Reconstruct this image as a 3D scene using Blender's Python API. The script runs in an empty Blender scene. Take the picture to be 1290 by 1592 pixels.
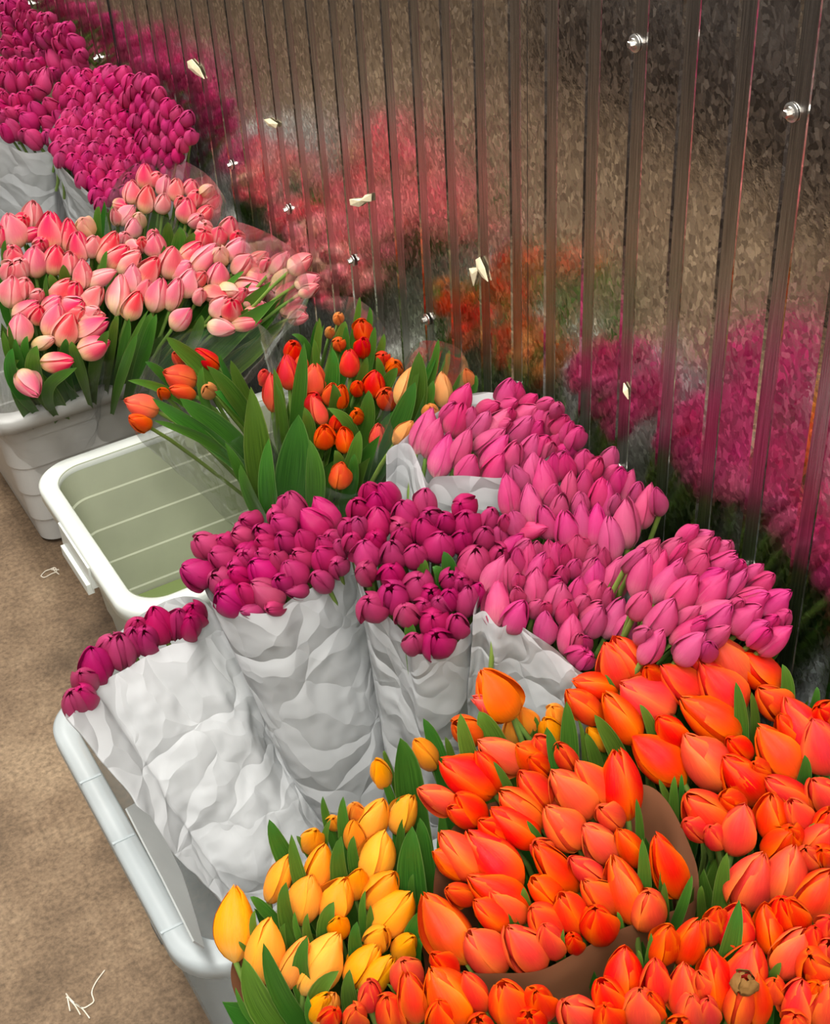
import bpy, math, random
from mathutils import Vector, Matrix, noise
random.seed(7)
C = bpy.context.scene.collection
PI = math.pi
# ------------------------------------------------------------------ camera
H = 1.6
FPX = 2214.2
RIGHT = Vector((0.86004962, -0.50769561, -0.05059461))
DOWN = Vector((-0.34287056, -0.50168551, -0.79419861))
FWD = Vector((0.37782857, 0.70039761, -0.60554831))
CAM = Vector((0, 0, H))
UP = Vector((0, 0, 1))
XW = 0.84                                   # the metal wall's plane
cd = bpy.data.cameras.new('camera'); cam = bpy.data.objects.new('camera', cd); C.objects.link(cam)
cd.sensor_fit = 'HORIZONTAL'; cd.sensor_width = 36.0; cd.lens = FPX / 1290 * 36.0; cd.clip_start = 0.02; cd.clip_end = 60
M = Matrix.Identity(4)
for i in range(3):
    M[i][0] = RIGHT[i]; M[i][1] = -DOWN[i]; M[i][2] = -FWD[i]; M[i][3] = CAM[i]
cam.matrix_world = M
bpy.context.scene.camera = cam

def ray(x, y):
    return (RIGHT * (x - 645) + DOWN * (y - 796) + FWD * FPX).normalized()
def at_z(x, y, z):
    d = ray(x, y); t = (z - H) / d.z
    return CAM + d * t
def at_x(x, y, X):
    d = ray(x, y); return CAM + d * (X / d.x)
def hit(x, y, P0, n):
    d = ray(x, y); t = (P0 - CAM).dot(n) / d.dot(n)
    p = CAM + d * t
    if p.x > XW - 0.035:
        p = at_x(x, y, XW - 0.035)
    return p
def tip_on_ray(base, x, y, L):
    """the end of a rod of length L from base that is seen at pixel x, y (the more upright of the two)"""
    d = ray(x, y); b = base - CAM
    tc = b.dot(d); h2 = b.length_squared - tc * tc
    s = L * L - h2
    t = tc - math.sqrt(s) if s > 0 else tc
    p = CAM + d * t
    if p.x > XW - 0.012: p.x = XW - 0.012
    return p

# ------------------------------------------------------------------ materials
def mat(name):
    m = bpy.data.materials.new(name); m.use_nodes = True
    nt = m.node_tree; nt.nodes.clear()
    out = nt.nodes.new('ShaderNodeOutputMaterial')
    return m, nt, out
def N(nt, t, **kw):
    n = nt.nodes.new(t)
    for k, v in kw.items():
        if k in n.inputs: n.inputs[k].default_value = v
        else: setattr(n, k, v)
    return n
def L_(nt, a, b): nt.links.new(a, b)
def ramp(nt, fac, stops, interp='LINEAR'):
    r = nt.nodes.new('ShaderNodeValToRGB'); r.color_ramp.interpolation = interp
    e = r.color_ramp.elements
    while len(e) < len(stops): e.new(0.5)
    for i, (p, c) in enumerate(stops):
        e[i].position = p; e[i].color = (*c, 1) if len(c) == 3 else c
    L_(nt, fac, r.inputs[0]); return r.outputs[0]
def math_(nt, op, a, b=None, clamp=False):
    n = nt.nodes.new('ShaderNodeMath'); n.operation = op; n.use_clamp = clamp
    for i, v in enumerate((a, b)):
        if v is None: continue
        if isinstance(v, (int, float)): n.inputs[i].default_value = v
        else: L_(nt, v, n.inputs[i])
    return n.outputs[0]
def mix(nt, fac, a, b, mode='MIX'):
    n = nt.nodes.new('ShaderNodeMix'); n.data_type = 'RGBA'; n.blend_type = mode
    for i, v in ((0, fac), (6, a), (7, b)):
        if isinstance(v, (int, float)): n.inputs[i].default_value = v
        elif isinstance(v, tuple): n.inputs[i].default_value = (*v, 1) if len(v) == 3 else v
        else: L_(nt, v, n.inputs[i])
    return n.outputs[2]
def lin(r, g, b):
    f = lambda c: (c / 255 / 12.92) if c / 255 <= 0.04045 else ((c / 255 + 0.055) / 1.055) ** 2.4
    return (f(r), f(g), f(b))
def hue_by_object(nt, col, dh=0.02, dv=0.25, ds=0.0):
    oi = N(nt, 'ShaderNodeObjectInfo')
    hs = N(nt, 'ShaderNodeHueSaturation')
    L_(nt, math_(nt, 'ADD', math_(nt, 'MULTIPLY', oi.outputs['Random'], dh * 2), 0.5 - dh), hs.inputs['Hue'])
    r2 = math_(nt, 'FRACT', math_(nt, 'MULTIPLY', oi.outputs['Random'], 17.31))
    L_(nt, math_(nt, 'ADD', math_(nt, 'MULTIPLY', r2, dv), 1 - dv * 0.5), hs.inputs['Value'])
    if ds:
        r3 = math_(nt, 'FRACT', math_(nt, 'MULTIPLY', oi.outputs['Random'], 41.7))
        L_(nt, math_(nt, 'ADD', math_(nt, 'MULTIPLY', r3, ds), 1 - ds * 0.5), hs.inputs['Saturation'])
    L_(nt, col, hs.inputs['Color'])
    return hs.outputs[0]

def petal_mat(name, along, edge, edge_amt=0.6, dh=0.008, dv=0.2, rough=0.42, ds=0.06, vein=0.24, trans=0.18):
    """along: colour stops from the petal's base to its tip; edge: the colour towards its margins"""
    m, nt, out = mat(name)
    uv = N(nt, 'ShaderNodeUVMap'); sp = N(nt, 'ShaderNodeSeparateXYZ'); L_(nt, uv.outputs[0], sp.inputs[0])
    nz = N(nt, 'ShaderNodeTexNoise', Scale=3.0, Detail=2.0)
    mp = N(nt, 'ShaderNodeMapping'); mp.inputs['Scale'].default_value = (14, 1.2, 1); L_(nt, uv.outputs[0], mp.inputs[0]); L_(nt, mp.outputs[0], nz.inputs[0])
    v = math_(nt, 'ADD', sp.outputs[1], math_(nt, 'MULTIPLY', math_(nt, 'SUBTRACT', nz.outputs[0], 0.5), 0.35), True)
    col = ramp(nt, v, along)
    eu = math_(nt, 'ABSOLUTE', math_(nt, 'SUBTRACT', math_(nt, 'MULTIPLY', sp.outputs[0], 2.0), 1.0))
    ee = math_(nt, 'MULTIPLY', math_(nt, 'POWER', eu, 2.2), edge_amt)
    ee = math_(nt, 'ADD', ee, math_(nt, 'MULTIPLY', math_(nt, 'SUBTRACT', nz.outputs[0], 0.5), 0.5), True)
    col = mix(nt, ee, col, edge)
    n2 = N(nt, 'ShaderNodeTexNoise', Scale=5.0, Detail=3.0)
    mp2 = N(nt, 'ShaderNodeMapping'); mp2.inputs['Scale'].default_value = (30, 1.0, 1); L_(nt, uv.outputs[0], mp2.inputs[0]); L_(nt, mp2.outputs[0], n2.inputs[0])
    col = mix(nt, vein, col, mix(nt, 1.0, col, ramp(nt, n2.outputs[0], [(0.3, (0.45, 0.45, 0.45)), (0.7, (1.3, 1.3, 1.3))]), 'MULTIPLY'))
    col = hue_by_object(nt, col, dh, dv, ds)
    b = N(nt, 'ShaderNodeBsdfPrincipled', Roughness=rough)
    b.inputs['Specular IOR Level'].default_value = 0.25
    L_(nt, col, b.inputs['Base Color'])
    bp = N(nt, 'ShaderNodeBump', Strength=0.3, Distance=0.002); L_(nt, n2.outputs[0], bp.inputs['Height']); L_(nt, bp.outputs[0], b.inputs['Normal'])
    t = N(nt, 'ShaderNodeBsdfTranslucent'); L_(nt, col, t.inputs['Color'])
    mx = N(nt, 'ShaderNodeMixShader'); mx.inputs[0].default_value = trans
    L_(nt, b.outputs[0], mx.inputs[1]); L_(nt, t.outputs[0], mx.inputs[2]); L_(nt, mx.outputs[0], out.inputs[0])
    return m

def plain(name, col, rough=0.5, spec=0.4, noise_amt=0.15, scale=20, metal=0.0, bump=0.0, dv=0.0, coord='Object'):
    m, nt, out = mat(name)
    tc = N(nt, 'ShaderNodeTexCoord'); nz = N(nt, 'ShaderNodeTexNoise', Scale=scale, Detail=4.0); L_(nt, tc.outputs[coord], nz.inputs[0])
    c = mix(nt, 1.0, col, ramp(nt, nz.outputs[0], [(0.25, (1 - noise_amt,) * 3), (0.75, (1 + noise_amt,) * 3)]), 'MULTIPLY')
    if dv: c = hue_by_object(nt, c, 0.02, dv)
    b = N(nt, 'ShaderNodeBsdfPrincipled', Roughness=rough, Metallic=metal); b.inputs['Specular IOR Level'].default_value = spec
    L_(nt, c, b.inputs['Base Color'])
    if bump:
        bp = N(nt, 'ShaderNodeBump', Strength=bump, Distance=0.003); L_(nt, nz.outputs[0], bp.inputs['Height']); L_(nt, bp.outputs[0], b.inputs['Normal'])
    L_(nt, b.outputs[0], out.inputs[0])
    return m

MAT = {}
MAT['orange'] = petal_mat('orange_petal', [(0.0, lin(232, 150, 50)), (0.18, lin(234, 78, 24)), (0.5, lin(218, 40, 22)), (1.0, lin(232, 56, 22))], lin(244, 112, 18), 0.9, 0.006, 0.14)
MAT['yellow'] = petal_mat('yellow_petal', [(0.0, lin(230, 186, 100)), (0.3, lin(240, 156, 56)), (0.7, lin(244, 150, 34)), (1.0, lin(246, 140, 18))], lin(250, 172, 34), 0.6, 0.008, 0.15)
MAT['pink'] = petal_mat('pink_petal', [(0.0, lin(232, 196, 180)), (0.14, lin(212, 118, 138)), (0.5, lin(203, 80, 124)), (1.0, lin(202, 64, 122))], lin(188, 46, 104), 0.6, 0.008, 0.2, ds=0.12)
MAT['magenta'] = petal_mat('magenta_petal', [(0.0, lin(206, 130, 132)), (0.18, lin(182, 62, 100)), (0.55, lin(180, 47, 98)), (1.0, lin(184, 46, 108))], lin(146, 24, 72), 0.6, 0.006, 0.24, ds=0.1)
MAT['deep'] = petal_mat('deep_magenta_petal', [(0.0, lin(186, 90, 110)), (0.18, lin(196, 48, 102)), (0.55, lin(200, 52, 112)), (1.0, lin(206, 58, 124))], lin(172, 24, 88), 0.6, 0.005, 0.24, ds=0.08)
MAT['blush'] = petal_mat('blush_petal', [(0.0, lin(242, 224, 150)), (0.28, lin(243, 200, 158)), (0.55, lin(236, 112, 124)), (1.0, lin(228, 74, 102))], lin(246, 184, 176), 0.8, 0.01, 0.16, ds=0.3)
MAT['cream'] = petal_mat('cream_petal', [(0.0, lin(232, 220, 144)), (0.4, lin(236, 208, 144)), (0.8, lin(236, 176, 156)), (1.0, lin(234, 146, 146))], lin(242, 220, 176), 0.5, 0.01, 0.1, ds=0.1)
MAT['ember'] = petal_mat('dark_orange_petal', [(0.0, lin(222, 166, 60)), (0.2, lin(222, 100, 36)), (0.5, lin(222, 58, 24)), (1.0, lin(226, 50, 18))], lin(236, 106, 30), 0.7, 0.012, 0.3, ds=0.12)
MAT['peach'] = petal_mat('peach_petal', [(0.0, lin(214, 180, 110)), (0.3, lin(222, 152, 92)), (1.0, lin(226, 128, 72))], lin(228, 160, 100), 0.5, 0.01, 0.12, ds=0.1)
MAT['stem'] = plain('stem_green', lin(112, 140, 62), 0.5, 0.3, 0.2, 30, dv=0.3)

def leaf_material():
    m, nt, out = mat('tulip_leaf')
    uv = N(nt, 'ShaderNodeUVMap'); mp = N(nt, 'ShaderNodeMapping'); mp.inputs['Scale'].default_value = (26, 0.8, 1)
    L_(nt, uv.outputs[0], mp.inputs[0])
    nz = N(nt, 'ShaderNodeTexNoise', Scale=3.0, Detail=3.0); L_(nt, mp.outputs[0], nz.inputs[0])
    c = ramp(nt, nz.outputs[0], [(0.3, lin(42, 84, 22)), (0.7, lin(84, 132, 44))])
    sp = N(nt, 'ShaderNodeSeparateXYZ'); L_(nt, uv.outputs[0], sp.inputs[0])
    eu = math_(nt, 'ABSOLUTE', math_(nt, 'SUBTRACT', math_(nt, 'MULTIPLY', sp.outputs[0], 2.0), 1.0))
    c = mix(nt, ramp(nt, eu, [(0.9, (0, 0, 0)), (1.0, (0.6, 0.6, 0.6))]), c, lin(140, 165, 90))
    c = hue_by_object(nt, c, 0.03, 0.5)
    b = N(nt, 'ShaderNodeBsdfPrincipled', Roughness=0.38); b.inputs['Specular IOR Level'].default_value = 0.4
    L_(nt, c, b.inputs['Base Color'])
    t = N(nt, 'ShaderNodeBsdfTranslucent'); L_(nt, c, t.inputs['Color'])
    mx = N(nt, 'ShaderNodeMixShader'); mx.inputs[0].default_value = 0.2
    L_(nt, b.outputs[0], mx.inputs[1]); L_(nt, t.outputs[0], mx.inputs[2]); L_(nt, mx.outputs[0], out.inputs[0])
    return m
MAT['leaf'] = leaf_material()

def paper_material(name, col, scale=14.0, strength=0.9, trans=0.22, rough=0.5):
    m, nt, out = mat(name)
    tc = N(nt, 'ShaderNodeTexCoord')
    n1 = N(nt, 'ShaderNodeTexVoronoi', Scale=scale); n1.feature = 'DISTANCE_TO_EDGE'
    nd = N(nt, 'ShaderNodeTexNoise', Scale=6.0, Detail=3.0); L_(nt, tc.outputs['Object'], nd.inputs[0])
    va = N(nt, 'ShaderNodeMix'); va.data_type = 'VECTOR'; va.inputs[0].default_value = 0.12
    L_(nt, tc.outputs['Object'], va.inputs[4]); L_(nt, nd.outputs['Color'], va.inputs[5]); L_(nt, va.outputs[1], n1.inputs[0])
    n2 = N(nt, 'ShaderNodeTexNoise', Scale=scale * 2.2, Detail=5.0, Roughness=0.6); L_(nt, va.outputs[1], n2.inputs[0])
    n2.noise_type = 'RIDGED_MULTIFRACTAL'
    h = math_(nt, 'ADD', math_(nt, 'MULTIPLY', n1.outputs[0], 1.2), math_(nt, 'MULTIPLY', n2.outputs[0], 0.18))
    b = N(nt, 'ShaderNodeBsdfPrincipled', Roughness=rough); b.inputs['Base Color'].default_value = (*col, 1)
    b.inputs['Specular IOR Level'].default_value = 0.35
    bp = N(nt, 'ShaderNodeBump', Strength=strength, Distance=0.016); L_(nt, h, bp.inputs['Height']); L_(nt, bp.outputs[0], b.inputs['Normal'])
    t = N(nt, 'ShaderNodeBsdfTranslucent', Color=(*col, 1))
    mx = N(nt, 'ShaderNodeMixShader'); mx.inputs[0].default_value = trans
    L_(nt, b.outputs[0], mx.inputs[1]); L_(nt, t.outputs[0], mx.inputs[2]); L_(nt, mx.outputs[0], out.inputs[0])
    return m
MAT['paper'] = paper_material('white_tissue_paper', lin(208, 210, 211))
MAT['kraft'] = paper_material('brown_kraft_paper', lin(156, 102, 70), 6.0, 0.25, 0.1, 0.7)

def film_material():
    m, nt, out = mat('clear_cellophane')
    tc = N(nt, 'ShaderNodeTexCoord'); nz = N(nt, 'ShaderNodeTexNoise', Scale=16.0, Detail=4.0); L_(nt, tc.outputs['Object'], nz.inputs[0])
    nz.noise_type = 'RIDGED_MULTIFRACTAL'
    bp = N(nt, 'ShaderNodeBump', Strength=0.6, Distance=0.01); L_(nt, nz.outputs[0], bp.inputs['Height'])
    tr = N(nt, 'ShaderNodeBsdfTransparent', Color=(1, 1, 1, 1))
    gl = N(nt, 'ShaderNodeBsdfGlossy', Roughness=0.12); L_(nt, bp.outputs[0], gl.inputs['Normal'])
    df = N(nt, 'ShaderNodeBsdfDiffuse', Color=(0.8, 0.82, 0.8, 1))
    fr = N(nt, 'ShaderNodeFresnel', IOR=1.28); L_(nt, bp.outputs[0], fr.inputs['Normal'])
    m1 = N(nt, 'ShaderNodeMixShader'); L_(nt, math_(nt, 'MULTIPLY', fr.outputs[0], 0.45), m1.inputs[0]); L_(nt, tr.outputs[0], m1.inputs[1]); L_(nt, gl.outputs[0], m1.inputs[2])
    m2 = N(nt, 'ShaderNodeMixShader'); L_(nt, ramp(nt, nz.outputs[0], [(0.3, (0.02,) * 3), (0.9, (0.22,) * 3)]), m2.inputs[0])
    L_(nt, m1.outputs[0], m2.inputs[1]); L_(nt, df.outputs[0], m2.inputs[2]); L_(nt, m2.outputs[0], out.inputs[0])
    return m
MAT['film'] = film_material()

def plastic(name, col, transp, rough=0.35, trans=0.3):
    m, nt, out = mat(name)
    tc = N(nt, 'ShaderNodeTexCoord'); nz = N(nt, 'ShaderNodeTexNoise', Scale=9.0, Detail=5.0); L_(nt, tc.outputs['Object'], nz.inputs[0])
    c = mix(nt, 1.0, col, ramp(nt, nz.outputs[0], [(0.3, (0.9,) * 3), (0.7, (1.04,) * 3)]), 'MULTIPLY')
    b = N(nt, 'ShaderNodeBsdfPrincipled', Roughness=rough); L_(nt, c, b.inputs['Base Color']); b.inputs['Specular IOR Level'].default_value = 0.45
    t = N(nt, 'ShaderNodeBsdfTranslucent'); L_(nt, c, t.inputs['Color'])
    mx = N(nt, 'ShaderNodeMixShader'); mx.inputs[0].default_value = trans
    L_(nt, b.outputs[0], mx.inputs[1]); L_(nt, t.outputs[0], mx.inputs[2])
    last = mx
    if transp:
        tr = N(nt, 'ShaderNodeBsdfTransparent', Color=(0.93, 0.95, 0.95, 1))
        m2 = N(nt, 'ShaderNodeMixShader'); m2.inputs[0].default_value = transp
        L_(nt, mx.outputs[0], m2.inputs[1]); L_(nt, tr.outputs[0], m2.inputs[2]); last = m2
    L_(nt, last.outputs[0], out.inputs[0])
    return m
MAT['clear_body'] = plastic('clear_frosted_plastic', lin(205, 212, 214), 0.7)
MAT['clear_rim'] = plastic('frosted_rim_plastic', lin(206, 214, 216), 0.32)
MAT['white_plastic'] = plastic('white_plastic', lin(232, 236, 230), 0.0, 0.3)
MAT['green_plastic'] = plastic('algae_tinted_plastic', lin(194, 199, 174), 0.0, 0.35)
MAT['grey_plastic'] = plastic('grey_white_plastic', lin(204, 204, 200), 0.0, 0.35, 0.15)

def water_material():
    m, nt, out = mat('green_water')
    b = N(nt, 'ShaderNodeBsdfPrincipled', Roughness=0.05); b.inputs['Base Color'].default_value = (*lin(120, 136, 84), 1)
    L_(nt, b.outputs[0], out.inputs[0]); return m
MAT['water'] = water_material()

def metal_material():
    m, nt, out = mat('galvanised_steel')
    tc = N(nt, 'ShaderNodeTexCoord')
    mp = N(nt, 'ShaderNodeMapping'); mp.inputs['Scale'].default_value = (1, 1, 0.75); L_(nt, tc.outputs['Object'], mp.inputs[0])
    n0 = N(nt, 'ShaderNodeTexNoise', Scale=60.0, Detail=3.0); L_(nt, mp.outputs[0], n0.inputs[0])
    va = N(nt, 'ShaderNodeMix'); va.data_type = 'VECTOR'; va.inputs[0].default_value = 0.02
    L_(nt, mp.outputs[0], va.inputs[4]); L_(nt, n0.outputs['Color'], va.inputs[5])
    vo = N(nt, 'ShaderNodeTexVoronoi', Scale=210.0); L_(nt, va.outputs[1], vo.inputs[0])
    sp = N(nt, 'ShaderNodeSeparateColor'); L_(nt, vo.outputs['Color'], sp.inputs[0])
    big = N(nt, 'ShaderNodeTexNoise', Scale=3.0, Detail=4.0); L_(nt, tc.outputs['Object'], big.inputs[0])
    col = ramp(nt, sp.outputs[0], [(0.0, (0.42, 0.40, 0.38)), (0.6, (0.66, 0.64, 0.61)), (0.8, (0.72, 0.7, 0.67)), (0.92, (0.95, 0.94, 0.9))])
    col = mix(nt, 0.5, col, mix(nt, 1.0, col, ramp(nt, big.outputs[0], [(0.35, (0.7,) * 3), (0.65, (1.1,) * 3)]), 'MULTIPLY'))
    b = N(nt, 'ShaderNodeBsdfPrincipled', Metallic=1.0); L_(nt, col, b.inputs['Base Color'])
    L_(nt, math_(nt, 'ADD', math_(nt, 'MULTIPLY', sp.outputs[1], 0.14), 0.09), b.inputs['Roughness'])
    fine = N(nt, 'ShaderNodeTexNoise', Scale=240.0, Detail=2.0); L_(nt, tc.outputs['Object'], fine.inputs[0])
    h = math_(nt, 'ADD', math_(nt, 'MULTIPLY', sp.outputs[2], 0.35), math_(nt, 'MULTIPLY', fine.outputs[0], 0.5))
    bp = N(nt, 'ShaderNodeBump', Strength=0.10, Distance=0.0015); L_(nt, h, bp.inputs['Height']); L_(nt, bp.outputs[0], b.inputs['Normal'])
    L_(nt, b.outputs[0], out.inputs[0]); return m
MAT['metal'] = metal_material()
def worn_material():
    m, nt, out = mat('brushed_steel_rib')
    tc = N(nt, 'ShaderNodeTexCoord'); mp = N(nt, 'ShaderNodeMapping'); mp.inputs['Scale'].default_value = (1, 260, 5); L_(nt, tc.outputs['Object'], mp.inputs[0])
    n1 = N(nt, 'ShaderNodeTexNoise', Scale=3.0, Detail=4.0); L_(nt, mp.outputs[0], n1.inputs[0])
    b = N(nt, 'ShaderNodeBsdfPrincipled', Metallic=1.0, Roughness=0.24)
    L_(nt, ramp(nt, n1.outputs[0], [(0.3, (0.26, 0.25, 0.235)), (0.7, (0.56, 0.54, 0.51))]), b.inputs['Base Color'])
    bp = N(nt, 'ShaderNodeBump', Strength=0.15, Distance=0.001); L_(nt, n1.outputs[0], bp.inputs['Height']); L_(nt, bp.outputs[0], b.inputs['Normal'])
    L_(nt, b.outputs[0], out.inputs[0]); return m
MAT['worn'] = worn_material()
MAT['zinc'] = plain('zinc_screw', (0.62, 0.6, 0.56), 0.28, 0.5, 0.1, 60, 1.0)
MAT['scrap'] = plain('cream_paper_scrap', lin(226, 214, 178), 0.8, 0.2, 0.15, 60)
MAT['twine'] = plain('pale_twine', lin(214, 204, 186), 0.8, 0.2, 0.2, 80)
MAT['foot'] = plain('grey_foot_plastic', lin(120, 122, 120), 0.6, 0.3, 0.1, 30)
MAT['seam'] = plain('dark_seam', lin(22, 20, 20), 0.7, 0.2, 0.1, 30)
MAT['withered'] = plain('withered_brown', lin(120, 84, 40), 0.8, 0.2, 0.5, 300)

def floor_material():
    m, nt, out = mat('stained_concrete')
    tc = N(nt, 'ShaderNodeTexCoord')
    a = N(nt, 'ShaderNodeTexNoise', Scale=3.5, Detail=8.0, Roughness=0.65); L_(nt, tc.outputs['Object'], a.inputs[0])
    f = N(nt, 'ShaderNodeTexNoise', Scale=130.0, Detail=6.0, Roughness=0.7); L_(nt, tc.outputs['Object'], f.inputs[0])
    c = ramp(nt, a.outputs[0], [(0.32, lin(84, 68, 52)), (0.5, lin(122, 101, 79)), (0.68, lin(152, 130, 104))])
    c = mix(nt, 1.0, c, ramp(nt, f.outputs[0], [(0.3, (0.5,) * 3), (0.7, (1.35,) * 3)]), 'MULTIPLY')
    # scratches
    mp = N(nt, 'ShaderNodeMapping'); mp.inputs['Rotation'].default_value = (0, 0, 0.35); mp.inputs['Scale'].default_value = (1.2, 70, 1)
    L_(nt, tc.outputs['Object'], mp.inputs[0])
    s = N(nt, 'ShaderNodeTexNoise', Scale=2.2, Detail=3.0); L_(nt, mp.outputs[0], s.inputs[0])
    c = mix(nt, ramp(nt, s.outputs[0], [(0.72, (0, 0, 0)), (0.8, (0.35,) * 3)]), c, lin(196, 186, 168))
    b = N(nt, 'ShaderNodeBsdfPrincipled', Roughness=0.75); L_(nt, c, b.inputs['Base Color']); b.inputs['Specular IOR Level'].default_value = 0.25
    bp = N(nt, 'ShaderNodeBump', Strength=0.3, Distance=0.002); L_(nt, f.outputs[0], bp.inputs['Height']); L_(nt, bp.outputs[0], b.inputs['Normal'])
    L_(nt, b.outputs[0], out.inputs[0]); return m
MAT['floor'] = floor_material()

# ------------------------------------------------------------------ mesh helpers
def mesh(name, verts, faces, mats, uvs=None, fm=None, smooth=True):
    me = bpy.data.meshes.new(name)
    me.from_pydata([tuple(v) for v in verts], [], faces)
    for m in mats: me.materials.append(m)
    if uvs is not None:
        ul = me.uv_layers.new(name='UVMap')
        li = [0] * len(me.loops); me.loops.foreach_get('vertex_index', li)
        flat = []
        for i in li: flat += uvs[i]
        ul.data.foreach_set('uv', flat)
    if fm is not None: me.polygons.foreach_set('material_index', fm)
    if smooth: me.polygons.foreach_set('use_smooth', [True] * len(me.polygons))
    me.update()
    return me
def link(name, data, parent=None, matrix=None):
    o = bpy.data.objects.new(name, data); C.objects.link(o)
    if parent is not None: o.parent = parent
    if matrix is not None: o.matrix_local = matrix
    return o
def tag(o, label, cat, group=None, kind=None):
    o['label'] = label
    if cat: o['category'] = cat
    if group: o['group'] = group
    if kind: o['kind'] = kind
    return o
def thing(name, loc, label, cat, group=None):
    o = bpy.data.objects.new(name, None); C.objects.link(o); o.location = loc; o.empty_display_size = 0.02
    return tag(o, label, cat, group)
class MB:
    def __init__(s): s.v = []; s.f = []; s.uv = []; s.m = []
    def grid(s, fn, nu, nv, m=0, closed=False, uvf=None):
        b = len(s.v)
        for j in range(nv + 1):
            for i in range(nu if closed else nu + 1):
                u, v = i / nu, j / nv
                s.v.append(fn(u, v)); s.uv.append(uvf(u, v) if uvf else (u, v))
        w = nu if closed else nu + 1
        for j in range(nv):
            for i in range(nu):
                i2 = (i + 1) % w if closed else i + 1
                s.f.append((b + j * w + i, b + j * w + i2, b + (j + 1) * w + i2, b + (j + 1) * w + i)); s.m.append(m)
    def tube(s, pts, radii, sides=6, m=0, cap=False):
        b0 = len(s.v); n = len(pts)
        for k, p in enumerate(pts):
            t = (pts[min(k + 1, n - 1)] - pts[max(k - 1, 0)]).normalized()
            a = t.orthogonal().normalized() if abs(t.z) > .9 else t.cross(UP).normalized()
            c = t.cross(a)
            for i in range(sides):
                th = 2 * PI * i / sides
                s.v.append(p + (a * math.cos(th) + c * math.sin(th)) * radii[k]); s.uv.append((i / sides, k / max(1, n - 1)))
        for k in range(n - 1):
            for i in range(sides):
                j = (i + 1) % sides
                s.f.append((b0 + k * sides + i, b0 + k * sides + j, b0 + (k + 1) * sides + j, b0 + (k + 1) * sides + i)); s.m.append(m)
        if cap:
            s.f.append(tuple(b0 + i for i in range(sides))[::-1]); s.m.append(m)
            s.f.append(tuple(b0 + (n - 1) * sides + i for i in range(sides))); s.m.append(m)
    def box(s, lo, hi, m=0):
        b = len(s.v)
        for z in (lo[2], hi[2]):
            for x, y in ((lo[0], lo[1]), (hi[0], lo[1]), (hi[0], hi[1]), (lo[0], hi[1])):
                s.v.append(Vector((x, y, z))); s.uv.append((0, 0))
        for f in ((3, 2, 1, 0), (4, 5, 6, 7), (0, 1, 5, 4), (1, 2, 6, 5), (2, 3, 7, 6), (3, 0, 4, 7)):
            s.f.append(tuple(b + i for i in f)); s.m.append(m)
    def build(s, name, mats, smooth=True): return mesh(name, s.v, s.f, mats, s.uv, s.m, smooth)

# ------------------------------------------------------------------ tulip shapes
def bloom_mb(seed, wr=0.25, vm=0.38, tip=0.16, open_=0.0, point=0.5, mb=None):
    """unit-long tulip head along +Z: three inner and three outer petals that overlap and close at the tip"""
    r = random.Random(seed); mb = mb or MB()
    for layer in (0, 1):
        for k in range(3):
            a0 = 2 * PI * k / 3 + layer * PI / 3 + r.uniform(-.12, .12)
            rs = (0.80 if layer == 0 else 1.0) * r.uniform(.96, 1.05)
            zl = r.uniform(.92, 1.0) if layer else r.uniform(.93, 1.0)
            tr = tip * r.uniform(.4, 1.3) + open_ * (0.9 if layer else 0.5) * r.uniform(.3, 1.4)
            ph = (1.02 if layer else 1.05) * r.uniform(.9, 1.06)
            sp = r.uniform(.09, .17) * (1 if r.random() < .8 else -1)
            curl = r.uniform(-.01, .05) + open_ * .12
            bend = r.uniform(-.05, .05)
            def fn(u, v, a0=a0, rs=rs, zl=zl, tr=tr, ph=ph, sp=sp, curl=curl, bend=bend):
                s = u * 2 - 1
                if v < vm: f = math.sin(PI / 2 * v / vm) ** 0.58
                else:
                    q = (v - vm) / (1 - vm); f = tr + (1 - tr) * math.cos(PI / 2 * q) ** 0.72
                R = wr * rs * max(f, .05)
                g = 0.66 + 0.34 * min(1, v / .3)
                if v > .6: g *= max(0.0, 1 - ((v - .6) / .4) ** 2.6) ** (0.35 + 0.4 * point)
                an = a0 + s * ph * g + bend * v
                env = math.sin(PI * min(1, v)) ** .5
                R = R * (1 + (sp * s + .06 * math.exp(-(s / .12) ** 2) * (1 - v) + .035 * s ** 4) * env) + curl * max(0, v - .82) * wr * 5
                z = v * zl - .02 * s * s * (v > .7)
                return Vector((R * math.cos(an), R * math.sin(an), z))
            mb.grid(fn, 10, 11)
    return mb
SHAPES = {}
def bloom(kind, i):
    key = (kind, i)
    if key not in SHAPES:
        p = {'orange': (.235, .42, .09, .0, .3), 'yellow': (.225, .44, .08, .0, .3), 'pink': (.205, .38, .03, .0, 1.0),
             'magenta': (.30, .42, .08, .0, .35), 'deep': (.27, .42, .07, .0, .45), 'blush': (.245, .40, .10, .03, .5), 'cream': (.24, .42, .08, .0, .5),
             'ember': (.25, .40, .10, .05, .5), 'peach': (.19, .44, .1, .0, .5)}[kind]
        wr, vm, tp, op, pt = p
        r = random.Random(hash(kind) % 999 + i * 13) if False else random.Random(sum(map(ord, kind)) + i * 131)
        if i % 6 == 5: op += .12
        mb = bloom_mb(r.random(), wr * r.uniform(.95, 1.05), vm + r.uniform(-.03, .04), tp * r.uniform(.8, 1.2), op, pt)
        if kind == 'deep': mb.tube([Vector((0, 0, .03)), Vector((0, 0, -1.5)), Vector((.05, 0, -2.0))], [.05, .05, .05], 6, 1)
        SHAPES[key] = mb.build(kind + '_bloom', [MAT[kind], MAT['stem']])
    return SHAPES[key]
NV = 7
WR = {'orange': .235, 'yellow': .225, 'pink': .215, 'magenta': .30, 'deep': .27, 'blush': .245, 'cream': .24, 'ember': .25, 'peach': .19}

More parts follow.
